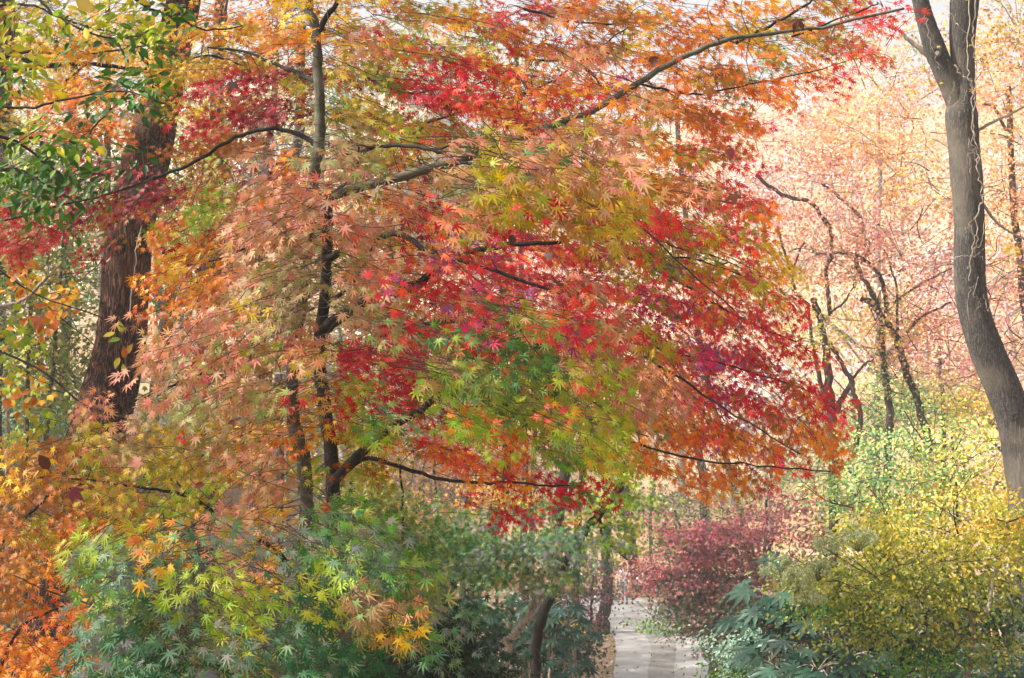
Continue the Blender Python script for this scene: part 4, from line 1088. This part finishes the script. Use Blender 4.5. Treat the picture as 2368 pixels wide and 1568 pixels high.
    plant(nm, lab, "maple tree", d, tr, cr, 120 + i, "maples beyond with pink, orange and yellow leaves", size=.078 if d > 35 else .06, clump=.34, per=12, bark=M_BARK_FAR if i != 4 else M_BARK_PALE, twigs=110, twig_len=1.2, sides=10, twig_mat=M_TWIG_GREY if i in (0, 4) else None)

# ------------------------------------------------------------------ fatsia (large palmate leaves) with flower heads
def fatsia(label, pts, seed, pal, flowers=()):
    rng = np.random.default_rng(seed)
    root = thing("fatsia_shrub", label, "shrub", "broad-leaved evergreen shrubs")
    al, st = Acc(), Acc()
    for (x, y, d, n) in pts:
        c = at(x, y, d)
        g = float(gz(c[0], c[1] + .2))
        tube(st, np.array([[c[0] + rng.normal(0, .1), c[1] + .25, g], [c[0] + rng.normal(0, .1), c[1] + .2, (c[2] + g) / 2], c]), np.array([.022, .018, .012]), 6, 4)
        for k in range(n):
            th = 2 * math.pi * (k * .382) + rng.normal(0, .2)
            el = rng.uniform(-.35, .35)
            o = np.array([math.cos(th), math.sin(th), 0])
            pl = rng.uniform(.14, .30)
            q = c + o * pl + np.array([0, 0, pl * math.sin(el) + .04])
            tube(st, np.array([c, (c + q) / 2 + [0, 0, .03], q]), np.array([.006, .005, .004]), 4, 3)
            nr = np.array([o[0] * .35, o[1] * .35 - .35, .85]) + rng.normal(0, .15, 3)
            put_leaves(al, T_FATSIA, q[None], (o + [0, 0, -.35])[None], nr[None], np.array([rng.uniform(.14, .20)]), pick(pal, 1, rng), pick(pal, 1, rng), rng, .3)
    al.build("foliage", M_LEAF_WAX, root, smooth=False)
    st.build("stems", M_BARK_PALE, root)
    for (x, y, d, R) in flowers:
        fa = Acc(); c = at(x, y, d)
        for k in range(34):
            v = rng.standard_normal(3); v /= np.linalg.norm(v); v[2] = abs(v[2]) * 1.1 - .2
            q = c + v * R * rng.uniform(.5, 1.0)
            tube(fa, np.array([c - [0, 0, R * .5], q]), np.array([.002, .0015]), 3)
            fa.c[-1][:] = lin('98a870') * .8
            for j in range(20):
                w = rng.standard_normal(3); w /= np.linalg.norm(w)
                put_leaves(fa, T_QUAD, (q + w * .016)[None], w[None] + .01, rng.standard_normal(3)[None], np.array([.015]), np.array([lin("b8c890") * .8]), np.array([lin("dce4b0") * .8]), rng)
        fa.build("flower_head", M_LEAF_DULL, root)
    return root
fr = [(1785, 1392, 11.4, 9), (1835, 1425, 11.2, 9), (1775, 1425, 11.6, 8), (1862, 1318, 11.6, 8), (1765, 1455, 11.4, 7), (1870, 1455, 11.2, 7), (1860, 1510, 11, 9), (1800, 1520, 11.5, 8), (1890, 1550, 10.8, 9), (1960, 1520, 11.4, 8), (1830, 1575, 11, 8), (1920, 1480, 11.8, 7)]
fatsia("broad-leaved evergreen with pale flower heads between the red bush and yellow bush", fr, 71, 'B', [(1798, 1322, 9.9, .14), (1908, 1268, 9.9, .12), (1984, 1252, 9.9, .14), (1892, 1325, 9.8, .11), (1838, 1350, 9.8, .13), (1868, 1385, 9.8, .11)])
fatsia("dark broad-leaved evergreen at the bottom right corner under the yellow bush", [(2240, 1560, 11, 8), (2320, 1570, 11, 8), (2150, 1580, 11.3, 8), (2290, 1520, 11.6, 8), (2370, 1540, 11, 8)], 72, 'B')
fatsia("bluish broad-leaved evergreen behind the curved pale trunk, bottom centre", [(1070 + (i % 6) * 48 + 20 * math.sin(i * 2.3), 1405 + (i // 6) * 42 + 12 * math.sin(i * 1.7), 19 + math.sin(i) * .8, 8) for i in range(24)], 73, 'B')

# ------------------------------------------------------------------ far woods: individual trees on the slopes
rf = np.random.default_rng(99)
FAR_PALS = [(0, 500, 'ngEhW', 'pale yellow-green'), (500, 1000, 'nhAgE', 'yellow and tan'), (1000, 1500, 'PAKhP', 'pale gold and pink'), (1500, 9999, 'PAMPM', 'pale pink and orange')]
HUE = {'M': 'mist-paled mauve', 'g': 'mid green', 'n': 'olive green', 'E': 'yellow-green', 'K': 'pale yellow', 'h': 'tan brown', 'W': 'light green', 'A': 'amber', 'P': 'pink'}
far_n = 0
for band, (dlo, dhi, cnt) in enumerate([(44, 60, 13), (78, 100, 17), (105, 135, 17), (140, 190, 18)]):
    for i in range(cnt):
        x = -80 + 2540 * (i + rf.uniform(.2, .8)) / cnt
        d = rf.uniform(dlo, dhi)
        wx = (x - CX) / F * d
        if band == 0 and 1180 < x < 1820: continue
        if band == 1 and 1440 < x < 1560: x += 130; wx = (x - CX) / F * d
        g = float(gz(wx, d))
        H = rf.uniform(8, 13) if band else rf.uniform(11, 15)
        pal = [p for p in FAR_PALS if p[0] <= max(0, x) < p[1]][0][2][int(rf.integers(5))]
        side = "left edge" if x < 350 else "brown trunk" if x < 620 else "maple stem" if x < 1000 else "centre of the maple" if x < 1450 else "path bend" if x < 1750 else "arching branch" if x < 2150 else "vine-wrapped trunk"
        lab = f"{HUE[pal]} {['mid-distance', 'far', 'farther hillside', 'hilltop'][band]} tree behind the {side}, {['slender', 'round', 'spreading', 'ragged'][i % 4]} crown"
        root = thing("far_tree", lab, "tree", "far trees on the wooded slopes")
        a = Acc()
        top = g + H * .8
        bend = rf.normal(0, .5)
        Q = np.array([[wx, d, g - .2], [wx + bend * .5, d, g + H * .35], [wx + bend, d, top]])
        tube(a, Q, np.array([.2, .14, .05]) * H / 11, 7, 4, rf, .02, .05)
        for k in range(7):
            h0 = g + H * rf.uniform(.3, .7); s = rf.choice([-1, 1])
            tube(a, np.array([[wx + bend * .5, d, h0], [wx + s * H * .12, d + rf.normal(0, .6), h0 + H * .1], [wx + s * H * rf.uniform(.16, .3), d + rf.normal(0, 1), h0 + H * rf.uniform(.12, .28)]]), np.array([.08, .05, .02]) * H / 11, 4, 3)
        a.build("trunk", M_BARK_PALE if rf.random() < .5 else M_BARK_FAR, root, smooth=True)
        ac = Acc(); s = d / F
        ey = CY + (CAMZ - (g + H * .62)) / s
        for k in range(4):
            blob_crown((x + rf.normal(0, 1.3) / s, ey + rf.normal(0, H * .16) / s, H * rf.uniform(.16, .26) / s, H * rf.uniform(.14, .22) / s), d, .0024 * d + .02, int(420 if x < 1450 else 300), pal, rf, T_QUAD, .7, .5, 12, .5, acc=ac)
        ac.build("crown", M_LEAF_DULL, root)
        far_n += 1

# ------------------------------------------------------------------ understorey brush on the left hillside and the far slope
rb = np.random.default_rng(321)
def cover(name, n, xr, yr, pals, size, mat, tpl, h=.4, keep=None):
    X = rb.uniform(*xr, n); Y = rb.uniform(*yr, n)
    if keep is not None:
        k = keep(X, Y); X, Y = X[k], Y[k]
    m = len(X)
    Z = gz(X, Y) + rb.random(m) * h + 0.03
    C = np.concatenate([PALL[p] for p in pals]) * ALB
    c = C[rb.integers(0, len(C), m)] * (1 + .15 * rb.standard_normal((m, 1)))
    a = Acc()
    nn = np.array([0, -.2, .9]) + .35 * rb.standard_normal((m, 3))
    put_leaves(a, tpl, np.stack([X, Y, Z], 1), rb.standard_normal((m, 3)) * [1, 1, .2], nn, size * rb.uniform(.6, 1.2, m), np.clip(c, .01, .9), np.clip(c, .01, .9), rb)
    o = a.build(name, mat)
    return tag(o, kind="stuff")
o = cover("ground_cover", 22000, (-14, -3), (14, 34), 'CgWd', .07, M_LEAF_DULL, T_BROAD, .5)
tag(o, "bluish green ground cover on the left bank", "ground cover")
def on_path(X, Y):
    xl = np.interp(Y, [p[1] for p in path_l[:6]], [p[0] for p in path_l[:6]])
    xr = np.interp(Y, [p[1] for p in path_r[:6]], [p[0] for p in path_r[:6]])
    return (X > xl) & (X < xr) | (Y > 58.5) & (Y < 66)
o = cover("leaf_litter", 14000, (-3, 13), (44, 76), ['h', 'x', 'x'], .10, M_LEAF_DULL, T_QUAD, .02, lambda X, Y: (~on_path(X, Y)) | (rb.random(len(X)) < .09))
o.location.z = 0.02
tag(o, "tan fallen leaves along the path's edges", "fallen leaves")
# ------------------------------------------------------------------ stump beside the path
st = thing("tree_stump", "short reddish-brown stump left of the dark straight trunk by the path", "stump", loc=tuple(g_at(1374, 1466)))
a = Acc(); rs = np.random.default_rng(4)
tube(a, np.array([[0, 0, -.05], [0, 0, .12], [.02, 0, .35], [.03, 0, .5]]), np.array([.24, .19, .17, .16]), 16, 3, rs, 0, .06)
a.build("trunk", plain_mat("rotten_wood", "6c3c28", .9, .4, 9), st, smooth=True)
a = Acc(); th = np.linspace(0, 2 * math.pi, 16, endpoint=False)
a.add([(0.03 + .15 * math.cos(q), .15 * math.sin(q), .5 + .01 * math.sin(3 * q)) for q in th] + [(0.03, 0, .49)], np.array([(i, (i + 1) % 16, 16) for i in range(16)]))
a.build("cut_top", plain_mat("cut_wood", "9a6848"), st)

# ------------------------------------------------------------------ dead leaves caught in the branches
for i, (x, y, d, s, h, ang, lab) in enumerate([
 (1503, 152, 6.8, .075, "5c2c20", 40, "dark brown dead leaf stuck on the long upper right branch"),
 (1660, 165, 6.6, .06, "5c2020", 250, "dark maroon dead leaf right of the long upper branch"),
 (1640, 205, 6.6, .07, "a87038", 270, "curled tan-orange dead leaf hanging at upper right"),
 (995, 52, 6.4, .055, "c89468", 220, "pale tan curled dead leaf near the top edge, centre"),
 (1060, 330, 6.0, .055, "e0a880", 30, "peach dead leaf above the forked thin branch"),
 (1040, 240, 6.6, .06, "4c2418", 260, "dark dead leaf in the red leaves at upper centre"),
 (110, 1082, 6.3, .08, "58301c", 120, "dark brown folded leaf on top of the low orange maple"),
 (322, 1066, 6.2, .075, "b07860", 200, "pinkish tan lobed leaf lying on the low orange maple"),
 (165, 1135, 6.2, .075, "84404c", 330, "dull wine-red leaf on the low orange maple"),
 (560, 960, 6.0, .06, "c08878", 60, "pink curled dead leaf left of the maple stem"),
 (755, 1165, 6.2, .07, "c05824", 270, "orange-brown leaf hanging between the two maple stems"),
 (800, 1465, 4.6, .055, "4c3830", 250, "crumpled grey-brown leaf at bottom, left of centre"),
 (1185, 545, 6.2, .05, "50281c", 270, "small dark dead leaf hanging below the middle branches"),
 (1265, 588, 6.2, .04, "a8a098", 320, "small grey curled leaf among the red leaves"),
 (1695, 450, 6.2, .06, "6c4028", 280, "brown curled leaf hanging at the maple's right side"),
 (1690, 345, 6.2, .05, "7c3444", 270, "purple-brown leaf hanging below the upper right sprays"),
 (1845, 45, 6.4, .07, "54301c", 240, "dark brown leaf under the top edge at upper right"),
 (540, 190, 7.0, .07, "3c2018", 250, "dark dead leaf clump in the gold leaves at upper left"),
 (210, 20, 6.4, .09, "d8c060", 150, "large pale yellow lobed leaf at the top left"),
 (385, 575, 8.5, .08, "2c1c14", 270, "blackish shrivelled leaf right of the brown trunk"),
 (90, 735, 8.3, .10, "a85838", 240, "big rusty brown leaf among the amber sapling leaves"),
 (470, 1120, 6.2, .05, "781c18", 200, "deep red dead leaf above the low curved branch"),
 (395, 1265, 6.0, .05, "8c2c14", 260, "red-brown dead leaf below the low orange maple"),
]):
    rng = np.random.default_rng(500 + i)
    a = Acc(); an = math.radians(ang); c = lin(h) * .9
    tp = T_LOBED if i % 3 else T_BROAD
    put_leaves(a, tp, np.zeros((1, 3)), np.array([[math.cos(an), -.15, math.sin(an)]]), np.array([[.2 * math.sin(an), -.9, .5]]), np.array([s * .78]), c[None], (c * .8)[None], rng, 1.2)
    tube(a, np.array([[0, 0, 0], [-math.cos(an) * s * .4, .01, -math.sin(an) * s * .4 + .01], [-math.cos(an) * s * .6, .05, abs(math.sin(an)) * s * .7 + .02]]), np.full(3, .0011), 3, 3)
    a.c[-1][:] = c * .5
    o = a.build("dead_leaf", M_LEAF_DULL)
    o.location = at(x, y, d)
    tag(o, lab, "dead leaf", "dead leaves caught in the branches")

# ------------------------------------------------------------------ people on the path
def skin_body(name, joints, edges, mat, parent, sub=2):
    m = bpy.data.meshes.new(name)
    m.from_pydata([j[0] for j in joints], edges, [])
    o = link(name, m, parent)
    md = o.modifiers.new("Skin", 'SKIN'); md.use_smooth_shade = True
    sv = m.skin_vertices[0].data
    for i, j in enumerate(joints):
        r = j[1]
        sv[i].radius = r if isinstance(r, tuple) else (r, r)
    sv[0].use_root = True
    s = o.modifiers.new("Sub", 'SUBSURF'); s.levels = sub; s.render_levels = sub
    m.materials.append(mat)
    return o

def person(label, loc, rz, stride, top_hex, leg_hex, hair_hex, arms):
    p = thing("person", label, "person", loc=loc)
    p.rotation_euler = (0, 0, rz)
    sk = plain_mat("skin", "d8a888", .6, .05)
    # x is the walking direction
    f, b = stride
    J = [((0, 0, .95), (.13, .10)), ((0, 0, 1.12), (.115, .10)), ((.01, 0, 1.30), (.15, .11)), ((.01, 0, 1.41), (.10, .08)), ((.02, 0, 1.48), (.052, .052)), ((.035, 0, 1.58), (.080, .076)), ((.04, 0, 1.68), (.078, .072))]
    E = [(0, 1), (1, 2), (2, 3), (3, 4), (4, 5), (5, 6)]
    for s, (sx, ex, hx, hz) in zip((-1, 1), arms):
        k = len(J)
        J += [((.01, s * .17, 1.38), .05), ((ex, s * .21, 1.12), .040), ((hx, s * .20, hz), .028), ((hx + .05, s * .19, hz - .06), (.030, .016))]
        E += [(3, k), (k, k + 1), (k + 1, k + 2), (k + 2, k + 3)]
        for q in range(5):
            kk = len(J); off = (q - 2) * .014
            if q == 4:
                J += [((hx + .05, s * .16, hz - .09), .008), ((hx + .06, s * .15, hz - .12), .007)]
            else:
                J += [((hx + .065 + .002 * q, s * .19 + off, hz - .12), .0085), ((hx + .07, s * .19 + off, hz - .155 - .006 * (q == 1)), .007)]
            E += [(k + 3, kk), (kk, kk + 1)]
    for s, (kx, kz, ax, az, tx, tz) in zip((-1, 1), (f, b)):
        k = len(J)
        J += [((0, s * .09, .88), .092), ((kx, s * .09, kz), .062), ((ax, s * .09, az), .042), ((ax + .02, s * .09, az - .05), .038), ((tx, s * .095, tz), (.042, .026))]
        E += [(0, k), (k, k + 1), (k + 1, k + 2), (k + 2, k + 3), (k + 3, k + 4)]
    skin_body("body", J, E, sk, p)
    # clothes, a little larger than the body
    T = [((0, 0, .86), (.155, .125)), ((0, 0, 1.0), (.15, .12)), ((0, 0, 1.14), (.14, .118)), ((.01, 0, 1.30), (.175, .128)), ((.01, 0, 1.42), (.10, .085))]
    TE = [(0, 1), (1, 2), (2, 3), (3, 4)]
    for s, (sx, ex, hx, hz) in zip((-1, 1), arms):
        k = len(T)
        T += [((.01, s * .175, 1.375), .064), ((ex, s * .215, 1.12), .054), ((hx, s * .205, hz + .01), .042)]
        TE += [(3, k), (k, k + 1), (k + 1, k + 2)]
    skin_body("jacket", T, TE, plain_mat("jacket_cloth", top_hex, .8, .08), p)
    G = [((0, 0, .93), (.14, .115))]; GE = []
    for s, (kx, kz, ax, az, tx, tz) in zip((-1, 1), (f, b)):
        k = len(G)
        G += [((0, s * .09, .86), .103), ((kx, s * .09, kz), .074), ((ax, s * .09, az + .03), .055)]
        GE += [(0, k), (k, k + 1), (k + 1, k + 2)]
        S = [((ax, s * .09, az + .01), .05), ((ax + .01, s * .09, az - .05), .052), ((tx, s * .095, tz), (.052, .034)), ((tx + .04, s * .095, tz), (.036, .024))]
        skin_body("shoe", S, [(0, 1), (1, 2), (2, 3)], plain_mat("shoe_leather", "1c1c20", .5, .1), p)
    skin_body("trousers", G, GE, plain_mat("trouser_cloth", leg_hex, .9, .1), p)
    # hair cap and face
    a = Acc(); n = 16
    V = []
    for q in np.linspace(0, 1.75, 8):
        for t_ in np.linspace(0, 2 * math.pi, n, endpoint=False):
            back = .5 - .5 * math.cos(t_)
            qq = q * (0.62 + .5 * back)
            V.append((.035 + .098 * math.sin(qq) * math.cos(t_), .092 * math.sin(qq) * math.sin(t_), 1.655 + .115 * math.cos(qq)))
    a.add(V, np.array([(k * n + j, k * n + (j + 1) % n, (k + 1) * n + (j + 1) % n, (k + 1) * n + j) for k in range(7) for j in range(n)]))
    a.build("hair", plain_mat("hair", hair_hex, .6, .2), p, smooth=True)
    a = Acc()
    for y in (-.032, .032):
        V = [(.112 + .006 * math.cos(t_) * 0, y + .014 * math.cos(t_), 1.64 + .006 * math.sin(t_)) for t_ in np.linspace(0, 2 * math.pi, 8, endpoint=False)]
        a.add(V + [(.118, y, 1.64)], np.array([(i, (i + 1) % 8, 8) for i in range(8)]))
    a.build("eyes", plain_mat("eye", "1a1410", .3), p)
    a = Acc(); a.add([(.108, 0, 1.645), (.112, .014, 1.60), (.140, 0, 1.603), (.112, -.014, 1.60)], np.array([(0, 1, 2), (0, 2, 3), (1, 3, 2)]))
    a.build("nose", sk, p)
    a = Acc(); a.add([(.114, .022, 1.578), (.120, 0, 1.583), (.114, -.022, 1.578), (.119, 0, 1.572)], np.array([(0, 1, 2), (0, 2, 3)]))
    a.build("mouth", plain_mat("lips", "a85c50", .6), p)
    for s in (-1, 1):
        a = Acc()
        a.add([(.03, s * .082, 1.66), (.015, s * .094, 1.655), (.012, s * .094, 1.625), (.03, s * .082, 1.61), (.036, s * .08, 1.635)], np.array([(0, 1, 4), (1, 2, 4), (2, 3, 4)]))
        a.build("ear", sk, p)
    return p
pt = g_at(1484, 1402); pt[2] = 0.035
person("walking person in a white top and dark trousers, mid-stride on the far path", tuple(pt), math.radians(8), ((.22, .50, .30, .10, .42, .035), (-.10, .50, -.42, .18, -.36, .06)), "e8e8ec", "1c1e28", "181412", ((0, -.06, .12, .92), (0, .05, -.16, .94)))
pt = g_at(1444, 1398); pt[2] = 0.035
person("standing person in a white jacket beside the burl tree", tuple(pt), math.radians(-110), ((.03, .49, .0, .09, .11, .035), (.0, .49, -.02, .09, .09, .035)), "f0f0f4", "7c88a8", "402820", ((0, .02, .06, .90), (0, .02, .05, .90)))

# ------------------------------------------------------------------ haze
m, nt, out = new_mat("haze_air")
v = nt.nodes.new("ShaderNodeVolumePrincipled")
v.inputs['Color'].default_value = (0.93, 0.95, 1.0, 1)
v.inputs['Density'].default_value = 0.0014
v.inputs['Anisotropy'].default_value = 0.2
nt.links.new(v.outputs[0], out.inputs['Volume'])
a = Acc()
x0, x1, y0, y1, z0, z1 = -275, 275, -32, 610, -1.5, 64
V = [(x, y, z) for x in (x0, x1) for y in (y0, y1) for z in (z0, z1)]
a.add(V, np.array([(0, 1, 3, 2), (4, 6, 7, 5), (0, 4, 5, 1), (2, 3, 7, 6), (0, 2, 6, 4), (1, 5, 7, 3)]))
o = a.build("haze", m)
tag(o, kind="stuff")
print("far trees", far_n, "objects", len(bpy.data.objects), "verts", sum(len(m.vertices) for m in bpy.data.meshes))
